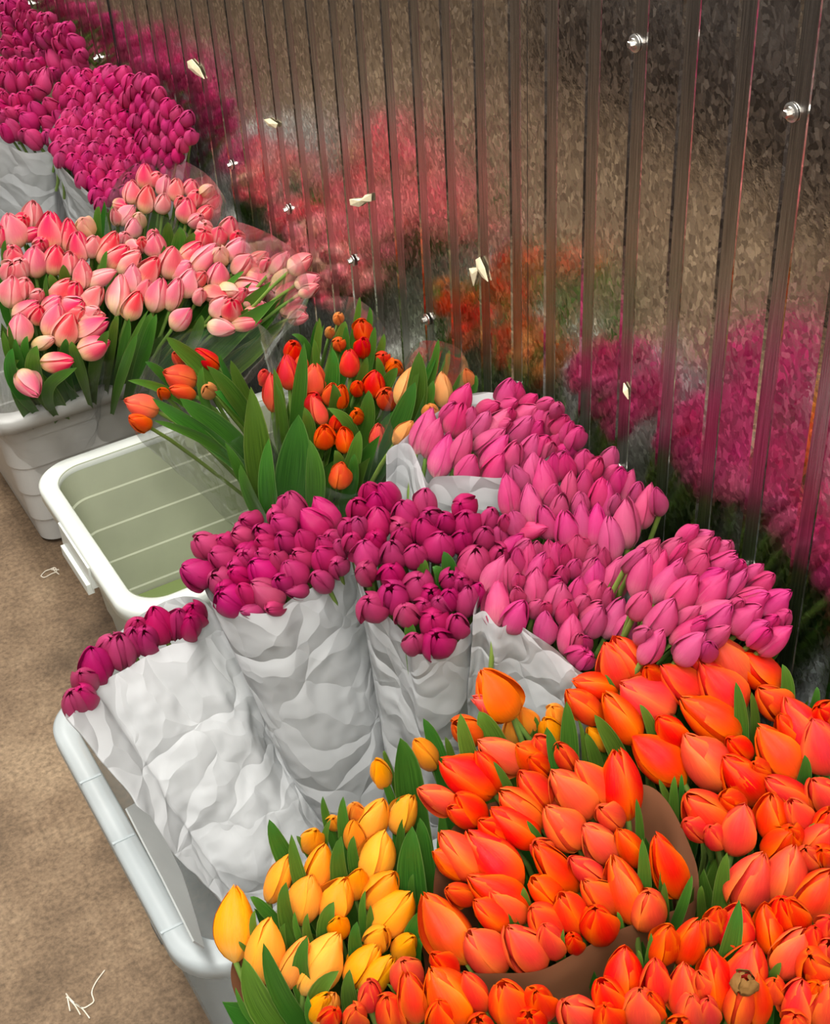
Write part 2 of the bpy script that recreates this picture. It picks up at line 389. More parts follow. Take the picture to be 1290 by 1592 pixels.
def bez(a, b, c, d, t):
    s = 1 - t
    return a * s ** 3 + b * 3 * s * s * t + c * 3 * s * t * t + d * t ** 3
def leaf_blade(mb, P, width, nrm, m=0, fold=0.35, n=9):
    """P: four bezier points; a lance-shaped blade, folded along its midrib, broadest low down"""
    def fn(u, v):
        s = u * 2 - 1
        p = bez(*P, v); t = (bez(*P, min(1, v + .02)) - bez(*P, max(0, v - .02))).normalized()
        side = t.cross(nrm)
        side = side.normalized() if side.length > 1e-4 else t.orthogonal().normalized()
        up = side.cross(t)
        w = width * .5 * (math.sin(PI * min(1, (v * .86 + .14)) ** 1.15) ** .8 if v < 1 else 0)
        return p + side * s * w + up * (abs(s) ** 1.4 * w * fold + .12 * w * math.sin(v * 9 + s))
    mb.grid(fn, 4, n, m)

ORD = ['zeroth', 'first', 'second', 'third', 'fourth', 'fifth', 'sixth', 'seventh', 'eighth', 'ninth', 'tenth', 'eleventh', 'twelfth', 'thirteenth', 'fourteenth', 'fifteenth', 'sixteenth', 'seventeenth', 'eighteenth', 'nineteenth', 'twentieth']
def parse(s, x0, y0, k, n=5):
    out = []
    for q in s.replace('\n', ' ').split(';'):
        a = q.split()
        if not a: continue
        o = ''
        if a[-1][-1].isalpha(): o = a.pop()
        a = [float(t) for t in a]
        w = a[4] / k if len(a) > 4 else 0
        out.append((x0 + a[0] / k, y0 + a[1] / k, x0 + a[2] / k, y0 + a[3] / k, w, o))
    return out
def inpoly(x, y, P):
    c = False; j = len(P) - 1
    for i in range(len(P)):
        if (P[i][1] > y) != (P[j][1] > y) and x < (P[j][0] - P[i][0]) * (y - P[i][1]) / (P[j][1] - P[i][1]) + P[i][0]: c = not c
        j = i
    return c

class Bunch: pass
BUNCH = {}
def bunch(code, kind, colour, c, z, tilt, foot, fz, Lb, phrase, group, leafw=.03, name=None, gen_leaves=1, tiny=False, grow=1.16):
    b = Bunch(); b.__dict__.update(code=code, kind=kind, colour=colour, L=Lb, phrase=phrase, group=group, leafw=leafw, tiny=tiny, grow=grow, gen=gen_leaves, name=name or colour.replace(' ', '_') + '_tulip')
    b.P0 = at_z(c[0], c[1], z)
    h = -ray(*c); h.z = 0; h.normalize()
    b.n = (UP * math.cos(math.radians(tilt)) + h * math.sin(math.radians(tilt))).normalized()
    b.F = Vector((foot[0], foot[1], fz))
    b.T = []; b.leaves = []; b.special = {}
    BUNCH[code] = b
    return b
# ------------------------------------------------------------------ the bunches, flower by flower (stem end, tip, width)
K1 = 4.03125; K3 = 3.6857; K5 = 3.909; K6 = 3.794
b = bunch('A', 'orange', 'orange', (820, 1340), 0.54, 18, (0.55, 0.68), .08, .063, 'the big brown paper bunch', 'orange tulips in the brown paper bunch', .04)
b.T += parse('500 850 190 650 210;690 700 420 530 180;540 830 410 600 150;280 960 50 830 150;440 1010 280 870 150;840 700 660 560 150;850 640 780 510 130;840 720 740 630 110;1000 690 920 560 80;850 930 680 730 170;1110 990 880 720 220;1240 930 1040 660 180;800 1060 560 850 200;770 1170 500 960 190;600 1150 430 1030 150;1040 1190 850 950 200;400 1040 230 950 140;1290 1050 1180 950 150;850 1250 770 1170 120', 640, 1020, K1)
b.T += parse('660 310 360 -20 260;420 230 180 -20 200;380 240 140 100 170;1020 330 770 50 170;1260 150 1080 -60 190;710 480 370 260 200;690 530 500 350 150;600 560 400 410 170;370 400 220 330 130;330 770 80 370 270;920 430 750 260 160;1180 290 1000 140 150;1060 590 930 360 170;1270 470 1080 280 170;1180 640 1150 460 200;910 600 750 450 180;900 740 830 560 150;800 830 600 570 280;560 840 350 600 220;1020 710 1010 630 110 s', 640, 1300, K1)
b.T += parse('130 1100 60 720 190', 940, 970, K3)
b.T += parse('420 370 290 30 170;190 190 80 0 140;170 520 50 160 190;260 530 250 360 200', 940, 1290, K3)
b.leaves += parse('620 820 510 660 60;940 720 850 450 100;830 1150 720 1030 60', 640, 1020, K1) + parse('720 440 700 320 70;640 550 610 470 60;940 750 950 580 40', 640, 1300, K1)
b.leaves += parse('250 350 215 50 80;370 470 340 300 60;330 350 320 210 40;440 450 500 260 60;90 540 70 470 40', 940, 1290, K3) + parse('220 1200 180 1000 50', 940, 970, K3)
b = bunch('S', 'ember', 'orange', (790, 1110), 0.58, 10, (0.55, 0.78), .08, .062, 'gap before the pinkish white paper', 'orange tulips before the white paper', .035)
b.T += parse('625 370 440 100 260;620 375 385 260 140;410 500 270 420 150', 640, 1020, K1)
b.special = {0: 'single orange tulip rising highest against the pinkish white paper', 1: 'half open orange tulip tucked beneath the highest orange tulip', 2: 'small red orange tulip low at the foot of the white paper'}
b.leaves += parse('800 380 700 250 150;650 520 590 260 110', 560, 1040, K6)
b = bunch('B', 'orange', 'orange', (1110, 1140), 0.56, 22, (0.7, 0.74), .08, .064, 'the orange wall bunch', 'orange tulips by the metal wall', .04)
b.T += parse('210 300 60 80 200;90 360 0 120 180;170 660 0 400 170;370 510 100 340 200;310 340 240 250 110;530 430 330 240 220;560 260 510 180 100;760 490 550 220 210;790 350 650 80 190;990 340 770 180 220;750 650 450 430 200;440 900 160 650 210;440 690 310 540 150;680 920 470 640 220;880 1010 690 770 220;820 760 710 660 120;1090 880 880 590 240;1040 510 890 370 160;1200 740 1040 430 200;1110 700 1000 520 130;1290 830 1190 550 200;1160 1080 930 890 170;910 870 850 800 90;1310 1070 1190 890 200;1290 560 1230 480 130', 940, 970, K3)
b.T += parse('1270 230 1010 150 150;1160 400 980 220 160', 640, 1020, K1)
b.special = {9: 'plump orange tulip nearest the corrugated wall on the upper edge of its bunch'}
b.leaves += parse('290 600 200 460 70;820 600 750 330 80;900 560 840 390 60;1080 390 1015 230 80;1220 430 1215 360 50;1160 900 1145 750 80;80 690 -60 520 100;60 370 0 290 30;380 1000 310 890 50;400 1050 400 870 60;450 1000 440 860 40;1150 1200 1210 1130 50', 940, 970, K3)
b = bunch('Cc', 'orange', 'orange', (1200, 1330), 0.56, 20, (0.66, 0.6), .08, .064, 'the bunch beside brown paper', 'orange tulips right of the brown paper', .04)
b.T += parse('640 1140 470 980 200;780 1050 670 990 110;560 1200 460 1130 110;730 1300 800 1040 250;960 1216 950 980 200;1150 1180 1060 1010 140;640 1260 600 1160 110 s;1300 1270 1290 1080 190;1080 1270 1060 1170 130', 940, 970, K3)
b.T += parse('770 430 910 140 210;970 400 1080 100 200;1180 210 1150 110 120;1130 470 1290 240 190;940 130 1070 20 150;1160 120 1290 -20 160;1290 190 1240 120 120', 940, 1290, K3)
b.leaves += parse('660 390 700 130 90;1150 100 1200 -40 70;560 400 555 320 60', 940, 1290, K3)
b = bunch('D', 'orange', 'orange', (1000, 1500), .56, 24, (0.5, 0.56), .08, .063, 'the nearest orange bunch', 'orange tulips in the nearest bunch', .04)
b.T += parse('310 1150 120 830 270;440 1080 330 860 150;260 860 130 740 120;650 1177 560 920 230;820 1100 780 970 160;1090 1177 960 1040 200;1290 1130 1180 900 190;770 1200 730 1120 150;210 1230 170 1040 170;30 1150 -30 850 150;450 1220 420 1150 130', 640, 1300, K1)
b.T += parse('310 750 370 560 150;430 750 540 520 140;600 640 590 520 80;640 600 650 450 110;730 680 780 440 200;960 700 920 430 150;1050 540 1010 400 150;1110 560 1060 410 120;90 960 120 680 190;300 980 290 740 140;460 1080 460 770 180;640 1020 610 690 180;600 980 540 820 110;760 960 860 650 220;1010 830 1150 570 180;1180 700 1200 560 100;1250 620 1290 510 120;1240 830 1180 730 180;1270 760 1290 650 120;210 1110 200 920 180;300 1080 260 940 90;480 1110 500 950 130;590 1110 590 970 120;760 1110 800 870 150;870 1113 880 840 120;1090 1100 1130 870 170;960 960 970 860 110 s;1240 1100 1290 880 170;1210 960 1220 890 80;1090 1180 1090 1070 150;440 1180 430 1100 130;30 1140 0 1010 150', 940, 1290, K3)
b.special = {11 + 8: 'smooth rose red tulip closed tight, just under the brown paper edge', 11 + 23: 'orange tulip with a brown withered tip in the nearest bunch'}
b.leaves += parse('240 770 265 590 50;710 770 770 400 110;970 860 1010 760 70;480 760 480 730 40;330 1110 325 1045 40;200 760 190 690 40', 940, 1290, K3)
b = bunch('Y', 'yellow', 'yellow', (500, 1400), .48, 18, (0.44, 0.74), .08, .062, 'the yellow bunch', 'yellow tulips by the clear tub corner', .045)
b.T += parse('140 1050 140 620 200;290 1190 350 820 190;350 700 460 440 130;620 640 680 370 150;530 830 600 560 170;590 400 630 280 120;860 400 860 220 110;870 210 860 120 100;930 340 1040 90 170;950 590 1050 290 190;700 820 810 570 220;870 680 900 520 110;960 740 1100 540 180;1000 900 1200 660 230;1120 270 1210 70 150;770 920 770 810 110 s;970 980 1040 880 130;440 1230 570 930 140;560 1250 760 920 210;840 1200 1000 980 170;1120 1040 1220 930 130;920 1260 1090 1050 150;640 1454 740 1270 130;600 1400 700 1280 110;740 250 735 205 60 s', 330, 1220, K5)
b.T += parse('150 680 90 540 110', 560, 1040, K6) + parse('130 690 20 530 130', 640, 1020, K1)
b.special = {0: 'tall upright yellow tulip at the corner of the clear tub rim'}
b.leaves += parse('430 470 345 210 120;500 640 480 300 90;580 400 510 310 60;640 400 720 210 60;690 260 670 70 60;770 320 795 70 80;740 620 785 310 120;850 500 860 310 90;1110 330 1160 200 60;1090 240 1140 70 40;1180 640 1215 250 170;1200 640 1220 540 50;430 900 450 590 130;510 960 500 770 50;560 970 580 780 70;640 900 740 710 120;300 760 230 680 80;230 960 260 760 70;200 1000 160 950 40;260 1450 190 1050 160;400 1400 310 960 120;400 1050 440 840 90;480 1250 580 920 120;850 1050 880 830 100;930 890 960 730 60;880 820 930 640 50;540 1340 770 1130 130;800 1360 835 1120 100;1150 960 1290 750 100;1230 1050 1290 900 50;560 1454 580 1280 60;860 1280 880 1240 40;190 1440 140 1230 40;1080 1030 1110 990 30;1270 430 1260 200 110', 330, 1220, K5)
b.leaves += parse('270 740 235 405 190;480 510 370 290 100;150 500 140 480 40;540 490 500 400 50;150 680 130 640 50', 560, 1040, K6)
b = bunch('Yb', 'yellow', 'yellow', (830, 1120), 0.53, 12, (0.55, 0.8), .08, .055, 'the bunch behind brown paper', 'yellow tulips under the single orange one', .04)
b.T += parse('640 560 620 380 100;740 490 680 330 130;470 500 395 430 100;900 540 840 400 140;930 420 880 320 130;1220 580 1110 450 100', 640, 1020, K1)
b.leaves += parse('960 400 940 340 40;1030 390 1030 280 60;1140 600 1100 340 100;1250 520 1215 190 110', 560, 1040, K6) + parse('1200 640 1090 480 100;1260 570 1190 390 90;1100 600 1040 390 40', 640, 1020, K1)
b = bunch('X', 'orange', 'red orange', (600, 1540), .52, 20, (0.42, 0.6), .08, .06, 'the patch beside yellow bunch', 'red orange tulips beside the yellow bunch', .035)
b.T += parse('1200 1240 1150 1070 190;960 1350 960 1200 130;1090 1430 1060 1290 150;1200 1420 1160 1290 150;700 1454 740 1370 120;870 1454 870 1360 130', 330, 1220, K5)
b.leaves += parse('1130 1290 1060 1210 40', 330, 1220, K5)
# pale purple pink bunches against the wall
b = bunch('L5', 'pink', 'pink', (780, 680), 0.64, 20, (0.68, 1.26), .06, .048, 'the highest pink bunch', 'pink tulips behind the white paper collar', .02, gen_leaves=0, grow=1.3)
b.T += parse('230 460 310 230 130;290 490 360 290 110;350 610 420 380 120;460 550 540 350 160;470 230 540 75 170;440 370 500 195 130;540 330 565 215 90;590 380 660 240 110;650 390 780 230 110;700 350 790 295 90;600 470 750 350 120;640 570 765 390 120;760 190 800 45 120;830 180 850 65 70;610 240 720 185 90;740 220 830 170 90;870 220 950 140 90;990 210 1050 165 80;830 400 920 270 120;850 300 950 210 120;960 360 1000 220 110;1010 370 1040 240 100;1070 250 1090 200 80;1080 350 1130 265 100;1130 400 1165 300 90;880 540 950 385 130;960 500 1020 395 110;1000 510 1045 430 90;1060 460 1110 370 100;1110 500 1170 440 100;1170 440 1220 340 100;780 580 835 430 110;660 650 740 500 150;500 650 570 510 120;400 280 450 190 90;760 300 800 220 80;900 400 980 300 100', 590, 580, 3.909)
b.special = {4: 'large pink tulip rising above the notch of the white paper collar', 30: 'dark shaded pink tulip squeezed against the metal wall, highest bunch'}
b = bunch('L6', 'pink', 'pink', (880, 770), 0.65, 22, (0.68, 1.15), .06, .047, 'the middle pink bunch', 'pink tulips in the middle wall bunch', .02, grow=1.3)
b.T += parse('190 550 160 300 140;270 390 215 240 110;330 610 310 370 145;330 360 340 155 110;430 450 400 200 140;470 330 480 160 100;560 310 560 160 120;510 240 540 150 80;670 260 690 135 110;570 480 590 280 110;680 440 690 270 100;720 310 780 195 110;830 240 880 115 100;820 330 900 235 80;900 400 930 260 130;950 460 1000 270 90;770 520 800 325 120;830 560 840 350 90;870 540 900 430 90;450 490 490 370 100;510 590 530 435 120;650 560 655 420 110;660 720 660 490 120;560 750 550 550 155;450 700 400 515 120;750 750 770 500 120;860 850 850 590 165;970 750 960 470 170;1060 620 1120 370 130;1180 540 1160 390 80;1010 470 1050 350 70;250 680 200 545 120;160 640 150 570 80;230 690 420 650 110', 750, 670, 4.3)
b.special = {28: 'lone pink tulip leaning out over the dark gap by the wall', 33: 'pink tulip lying on its side above the front pink bunch'}
b = bunch('L7', 'pink', 'pink', (860, 920), 0.59, 24, (0.64, 1.05), .06, .047, 'the paper wrapped pink bunch', 'pink tulips above the creased white paper', .02, gen_leaves=0, grow=1.3)
b.T += parse('100 470 200 230 190;140 710 170 395 200;260 460 250 250 100;310 340 310 165 90;310 450 310 350 70;310 550 300 460 90;370 370 400 115 110;450 220 455 115 80;400 400 500 200 140;530 390 545 235 60;430 560 450 315 170;560 290 540 105 120;570 280 600 120 120;650 280 660 140 90;740 250 750 70 170;810 170 800 90 50;720 350 745 250 90;640 390 650 300 80;560 450 620 385 90;580 620 640 430 190;730 560 770 380 120;840 290 890 140 120;940 320 950 165 100;780 400 870 240 110;850 470 900 250 150;980 460 1080 240 190;1060 500 1105 260 90;850 540 930 420 170;950 580 1000 460 90;760 610 820 520 110;810 690 920 570 130;830 780 930 600 180;970 790 1080 545 230;1180 680 1270 500 160;1080 840 1170 650 180;660 690 680 560 170;680 920 720 660 190;760 900 770 800 100;510 840 520 635 180;250 740 350 560 200;430 650 480 550 110;500 640 510 570 70;720 960 800 920 130;780 1000 850 960 120;800 900 810 820 70;240 170 340 60 120;300 190 390 100 100', 740, 820, 4.778)
b = bunch('L8', 'pink', 'pink', (1100, 920), 0.65, 22, (0.68, 1.02), .06, .048, 'the lowest pink wall bunch', 'pink tulips leaning on the wall', .02, grow=1.3)
b.T += parse('440 190 550 85 110;500 200 650 125 100;320 300 430 170 120;370 330 470 205 90;500 290 640 165 130;620 310 690 170 80;690 280 770 200 120;470 350 600 260 110;510 440 610 280 130;620 390 805 275 120;730 390 825 310 90;800 390 870 335 70;60 370 180 240 110;150 300 275 180 110;220 430 280 230 110;240 500 320 260 120;130 550 210 290 130;270 580 430 325 150;400 470 450 340 70;380 620 540 430 200;560 480 720 385 110;560 630 750 410 180;740 570 885 395 100;870 460 995 355 110;940 520 1070 420 120;830 610 1000 520 110;880 620 1030 550 130;1000 660 1180 540 200;1110 740 1180 680 110;570 700 770 605 120;620 800 780 640 150;800 770 980 645 150;800 650 860 600 100;1020 780 1100 710 90;850 820 1030 750 110;930 890 1045 800 110;1000 930 1190 790 190;430 740 560 640 90;390 870 590 710 110;480 830 600 740 100;430 990 590 830 170;620 900 770 780 120;610 980 640 890 100;240 810 380 600 200;120 690 200 550 130;180 1000 310 810 190;150 860 210 800 100', 960, 800, 4.448)
b.special = {36: 'lowest pink tulip by the wall, beside the topmost orange ones'}
# dark magenta bunches in white paper
b = bunch('M3', 'magenta', 'magenta', (650, 880), 0.59, 28, (0.58, 1.1), .06, .046, 'the gappy magenta bunch', 'magenta tulips in the loose white paper bunch', .03, gen_leaves=0)
b.T += parse('270 200 230 60 150;420 210 330 60 160;300 260 300 130 150;180 280 150 180 110;320 430 310 230 190;540 350 480 190 180;650 270 650 100 160;180 430 170 310 130;100 400 90 340 90;700 330 670 265 100;650 470 620 310 180;480 380 460 350 90;490 480 480 380 130;800 380 790 285 110;940 250 900 200 170;960 400 940 270 180;1100 370 1130 240 120;1060 500 1080 380 140;1210 480 1200 360 150;740 590 770 420 190;900 520 920 410 140;980 710 1010 530 230;1180 590 1200 530 130;130 500 120 430 110;240 640 210 470 190;300 480 290 430 90;420 620 410 480 170;580 640 580 510 140;230 740 210 660 130;420 760 400 660 170;590 830 600 730 200;440 910 400 800 210;290 980 240 890 200;520 1040 500 940 160;820 770 830 710 110;890 790 910 740 110;690 870 690 830 130;760 950 740 890 150;840 930 820 830 120;940 990 960 790 150;1010 900 1040 780 100;640 960 640 910 120;720 1080 700 1010 200;880 1130 870 1000 130;580 1250 570 1150 140;740 1240 720 1140 200', 520, 740, 4.607)
b.special = {6: 'upright magenta tulip alone in front of the white paper collar', 44: 'left one of two magenta tulips lowest at the paper mouth', 45: 'right one of two magenta tulips lowest at the paper mouth', 32: 'magenta tulip hanging out leftmost over the loose white paper'}
b.leaves += parse('850 700 780 540 130;640 700 650 600 120;560 1130 540 1040 120;780 720 700 650 120', 520, 740, 4.607)
b = bunch('M2', 'magenta', 'magenta', (420, 870), 0.56, 20, (0.5, 1.16), .06, .046, 'the full magenta bunch', 'magenta tulips in the full white paper bunch', .02, gen_leaves=0)
b.T += parse('290 510 160 400 180;250 700 60 600 200;420 590 270 500 180;410 460 330 400 110;560 430 420 370 130;570 350 440 330 110;600 290 490 265 90;690 390 600 330 120;830 350 720 260 160;760 250 710 220 90;880 280 830 70 180;810 220 790 110 110;1090 390 920 200 240;1150 330 1010 110 180;720 470 600 410 150;830 480 760 380 150;970 500 900 350 150;570 510 480 480 110;540 560 500 510 100;1130 540 1040 400 120;1180 430 1110 380 100;1200 520 1180 420 90;1110 620 1030 490 170;1190 620 1160 580 80;700 580 600 500 120;780 620 720 510 140;960 590 860 510 140;900 730 800 570 200;690 700 560 570 190;510 700 410 640 130;510 620 410 600 100;380 760 280 670 170;480 900 330 800 190;400 770 340 750 100;560 860 470 740 130;740 870 560 720 210;800 760 740 690 120;950 780 800 780 70 s;1100 740 1010 660 140;640 920 480 920 70 s;770 890 670 910 70 s', 270, 750, 4.607)
b.special = {1: 'leftmost magenta tulip reaching over the empty white tub', 12: 'large double magenta tulip at the peak of the full paper bunch', 10: 'tallest magenta tulip pointing up beside the cellophane leaves'}
b = bunch('M1', 'magenta', 'magenta', (220, 1020), .45, 8, (0.46, 1.1), .07, .058, 'the nearest magenta bunch', 'magenta tulips in the nearest white paper bundle', .02, gen_leaves=0)
b.T += parse('160 920 100 760 130;230 850 180 730 110;240 720 180 600 120;330 660 270 400 220;530 530 490 300 200;720 400 690 270 190;640 290 640 180 160;860 320 770 80 220;980 290 970 100 150;1110 180 1080 65 150;420 430 420 330 110;1050 300 1060 160 120;600 420 600 260 130', 90, 930, 5.16)
# blush pink tulips in cellophane
q1, q2, q3 = 4.681, 4.9615, 5.16
b = bunch('K', 'blush', 'pale pink', (230, 440), 0.5, 24, (0.55, 2.26), .05, .056, 'the grey tub sleeves', 'pale pink tulips in cellophane in the grey tub', .035, grow=1.28)
b.T += parse('230 240 240 70 140;120 370 60 160 140;150 230 170 180 100;170 320 280 270 80;370 390 360 150 170;500 410 500 200 120;640 300 600 190 110 c;590 480 560 290 130;670 440 690 320 110;100 500 90 400 130;10 350 0 250 110;60 600 80 520 180;150 590 150 500 120;80 810 90 620 200;170 740 190 640 110;260 590 250 400 140;300 400 300 350 90;380 570 410 390 140;500 580 510 440 110;270 770 290 720 80;120 900 270 800 110;260 930 290 830 90;150 1080 140 890 140;590 680 600 490 120;640 660 830 570 90;410 780 510 640 130;340 870 430 760 120;530 760 560 660 100;620 830 730 690 130;350 1020 420 820 130;440 1090 520 890 140;480 860 590 790 120;520 900 600 850 110;620 900 710 850 100;560 1040 770 930 140;600 930 750 890 100;590 1160 780 1080 130;850 860 880 600 130;930 900 1010 730 120;1010 760 1080 640 90;1120 840 1170 630 130;740 490 840 300 130;800 530 920 390 140;950 710 970 530 130;1030 650 1140 480 130;870 560 1010 440 120', 0, 300, q1)
b.T += parse('600 930 640 720 150;720 820 850 690 130;800 900 960 710 130;650 930 770 840 120;730 1080 790 900 130;820 1000 880 920 90;970 1010 1000 840 160;870 690 880 600 120;890 610 890 540 100;980 690 1000 570 110;1060 620 1090 490 110;1130 670 1140 610 90;1000 830 1000 730 110 c;1080 810 1170 660 120;1120 900 1230 790 120;620 1180 680 970 110;650 1330 770 1200 140;510 770 500 620 150;490 640 490 600 70;400 720 400 660 90;310 700 370 720 90', 140, 240, q2)
b.T += parse('300 690 480 720 120;440 660 560 690 80 c;370 860 470 740 110;240 760 280 680 90;520 890 520 760 130;560 650 740 640 120;620 770 780 690 130;570 740 620 680 110;700 830 800 810 80;640 870 760 840 90;350 960 530 990 120;530 960 740 920 90;680 480 790 380 120;780 500 810 440 80;660 550 840 590 130;840 520 970 380 100;1000 510 1170 400 170;870 620 1020 520 110 c;910 730 1040 610 140;1050 630 1210 570 110;1080 700 1210 640 90;920 800 1100 740 100;930 840 1120 820 110;1000 900 1120 890 100', 260, 320, q3)
b.leaves += parse('40 1200 20 1000 60;80 1200 60 950 50;110 1200 110 1060 60;210 1260 270 1110 110;20 1250 140 1215 60;300 1360 560 1270 90;820 1040 860 890 80;880 1170 940 910 80;900 1200 1080 850 50;1050 1080 1100 870 110;400 660 360 590 80;470 640 460 520 90;20 500 40 340 60;330 800 340 590 50;560 1180 520 1080 90;900 1260 1000 1020 70;1080 1110 1140 880 100;40 1300 90 1130 90;700 1150 790 1000 90;160 1160 200 1040 70;450 1150 480 1060 80;740 560 780 420 60', 0, 300, q1)
b.leaves += parse('1040 1020 1190 900 60;850 1340 860 1240 80;1150 1240 1220 1190 60;560 860 570 700 70;700 690 690 560 120;760 700 800 600 100;620 640 600 520 100;60 480 70 400 70', 140, 240, q2)
b = bunch('Kd', 'blush', 'pale pink', (60, 560), .45, 14, (0.5, 2.24), .05, .056, 'grey tub, drooping over the rim', 'drooping pale pink tulips', .03)
b.T += parse('250 1110 390 1060 90 c;310 1240 530 1220 130;150 1310 280 1480 150', 0, 300, q1)
b.special = {0: 'creamy yellow tulip bud lying among leaves above the grey rim', 1: 'pale pink tulip lying flat above the grey rim, pointing right', 2: 'pale pink tulip hanging head down over the grey tub rim'}
b = bunch('Kc', 'blush', 'pale pink', (270, 330), 0.54, 24, (0.62, 2.32), .06, .054, 'the rear pale bunch', 'pale pink tulips in the rear cellophane bunch', .03)
b.T += parse('420 260 420 75 120;320 370 320 200 120;420 440 450 240 120;500 230 530 150 100;560 310 590 170 130;660 350 670 190 120;560 440 570 310 120;770 310 790 200 130;740 520 750 340 130;800 380 830 290 120;870 350 960 270 110;880 400 990 310 110;860 500 930 400 110;210 540 180 420 70;230 530 340 400 120;190 380 280 400 60;340 630 340 490 130;390 540 380 460 90 c;270 690 270 610 90;870 300 940 250 70 c;800 540 850 470 100;700 400 700 340 90', 140, 240, q2)
b.special = {0: 'highest pale pink tulip, overlapping the deep magenta ones', 19: 'small cream bud at the edge of the rear cellophane bunch'}
# orange tulips in cellophane in the white tub
r1, r2 = 4.9615, 3.583
b = bunch('R1', 'ember', 'orange', (270, 600), 0.53, 14, (.74, 1.72), .08, .056, 'the leaning cellophane sleeve', 'orange tulips leaning left in cellophane', .035, gen_leaves=0)
b.T += parse('310 690 80 610 150;250 810 100 740 120;600 470 380 390 190;510 320 450 240 90;600 570 420 520 110;780 350 620 220 120;740 560 700 500 110 p;390 580 340 520 60 s;1210 680 1200 400 70;1150 470 1140 380 90', 180, 500, r1)
b.special = {0: 'orange tulip farthest left, drooping across the white tub rim', 1: 'open orange tulip hanging beneath the farthest left orange one', 2: 'ruffled double orange tulip in the leaning cellophane sleeve', 5: 'salmon orange tulip behind the leaf, upper edge of leaning sleeve'}
b.leaves += parse('700 330 385 115 140;360 400 225 310 80;410 480 90 455 70;980 640 700 340 130;1010 600 885 295 110;860 400 795 250 60;940 640 760 540 110;860 830 490 590 170;760 880 280 590 150;740 880 290 760 80;630 540 670 345 70;1080 1300 1040 500 230;1000 1300 840 930 110;1150 1440 1180 900 150;1060 1440 960 1100 120', 180, 500, r1)
b = bunch('R2', 'ember', 'orange', (540, 610), 0.55, 22, (0.64, 1.7), .06, .052, 'the upright cellophane sleeve', 'orange tulips upright in cellophane', .035)
b.T += parse('180 510 160 330 110;200 340 200 265 100;245 400 250 350 70;320 550 320 380 120;300 620 330 550 90;370 710 310 560 80;400 600 420 490 80;460 620 470 500 80;520 440 510 300 110;600 240 580 140 100;590 330 590 235 90;450 140 450 110 60 p;400 220 405 185 50 p;460 280 450 250 70;700 360 700 330 70;750 420 770 370 90;640 550 660 420 120;550 540 560 485 70;720 600 710 540 110;380 830 370 730 110;450 720 450 680 90;490 860 480 740 120;670 850 680 720 120;450 1060 470 930 120;560 690 550 650 70', 400, 460, r2)
b.special = {9: 'orange tulip highest of the upright sleeve, below its tall leaf', 16: 'bright red orange tulip right of centre in the upright sleeve', 23: 'salmon orange tulip lowest in the sleeve, under curled leaf'}
b.leaves += parse('230 600 260 260 80;420 500 415 290 90;350 370 315 240 50;480 250 490 140 90;510 280 495 170 60;565 140 570 5 40;620 200 625 60 50;690 310 705 210 50;650 330 655 170 60;300 250 190 215 50;720 430 665 340 60;720 480 780 400 80;580 470 610 340 60;440 630 420 490 90;590 740 390 625 80;630 700 620 525 100;160 760 100 480 60;190 1080 230 660 200;340 1130 290 800 120;550 930 570 750 90;470 930 430 860 70;330 300 345 120 50;320 220 330 140 60;140 680 90 400 70;700 760 760 640 80;560 1000 540 880 80;300 760 260 620 80', 400, 460, r2)
b = bunch('P', 'peach', 'peach', (660, 610), 0.59, 14, (0.7, 1.66), .06, .052, 'cellophane beside the wall, above pink tulips', 'peach tulips by the wall', .035)
b.T += parse('790 600 860 400 100;770 820 860 700 80;1030 610 1030 430 95;1190 500 1160 410 40;960 660 960 620 90', 400, 460, r2)
b.special = {0: 'long peach tulip leaning beside the upright orange sleeve', 1: 'peach tulip low beside the white paper collar', 2: 'upright peach tulip directly above the pink wall bunch', 3: 'thin peach tulip bud closest to the metal wall', 4: 'peach tulip peeping out behind the leftmost pink tulip'}
b.leaves += parse('920 600 900 310 130;960 610 980 470 70;800 700 880 480 110;1000 430 1010 240 60;960 420 1010 290 40;1140 500 1150 410 80;1220 520 1215 440 40;870 600 900 400 50;1060 430 1070 300 50', 400, 460, r2)
# far bunches, deep magenta
f1 = 6.122
b = bunch('FA', 'deep', 'deep magenta', (70, 60), .56, 20, (0.6, 2.85), .05, .052, 'the farthest bunch', 'deep magenta tulips in the farthest bunch', .02, tiny=True, name='deep_magenta_tulip', grow=1.28)
b.T += parse('60 110 20 30 100;150 110 80 10 110;230 90 200 10 90;110 230 20 150 120;190 190 150 100 90;240 190 230 110 90;330 200 290 120 90;330 270 260 200 80;420 230 400 150 90;490 210 460 150 80;240 280 180 200 80;110 320 30 230 90;110 360 50 290 80;290 380 270 280 60;380 310 350 230 70;430 290 390 220 70;490 300 480 230 70;570 330 550 250 70;610 330 590 240 60;660 300 630 240 50;480 440 350 330 110;500 370 450 300 70;640 480 520 370 120;650 400 590 320 90;760 460 660 350 120;250 450 150 310 120;200 440 150 370 90;130 440 30 350 100;40 480 0 400 90;100 540 50 470 90;230 540 160 460 90;320 550 220 490 90;380 480 320 420 80;440 580 380 480 90;570 680 460 460 120;660 560 590 500 80;710 700 600 570 110;800 640 710 510 110;790 560 760 495 80;20 40 -20 -30 100;120 40 90 -30 90', 0, 0, f1)
b = bunch('FB', 'deep', 'deep magenta', (50, 190), .55, 22, (0.5, 2.75), .05, .052, 'the left far bunch', 'deep magenta tulips in the left far bunch', .02, tiny=True, name='deep_magenta_tulip', grow=1.28)
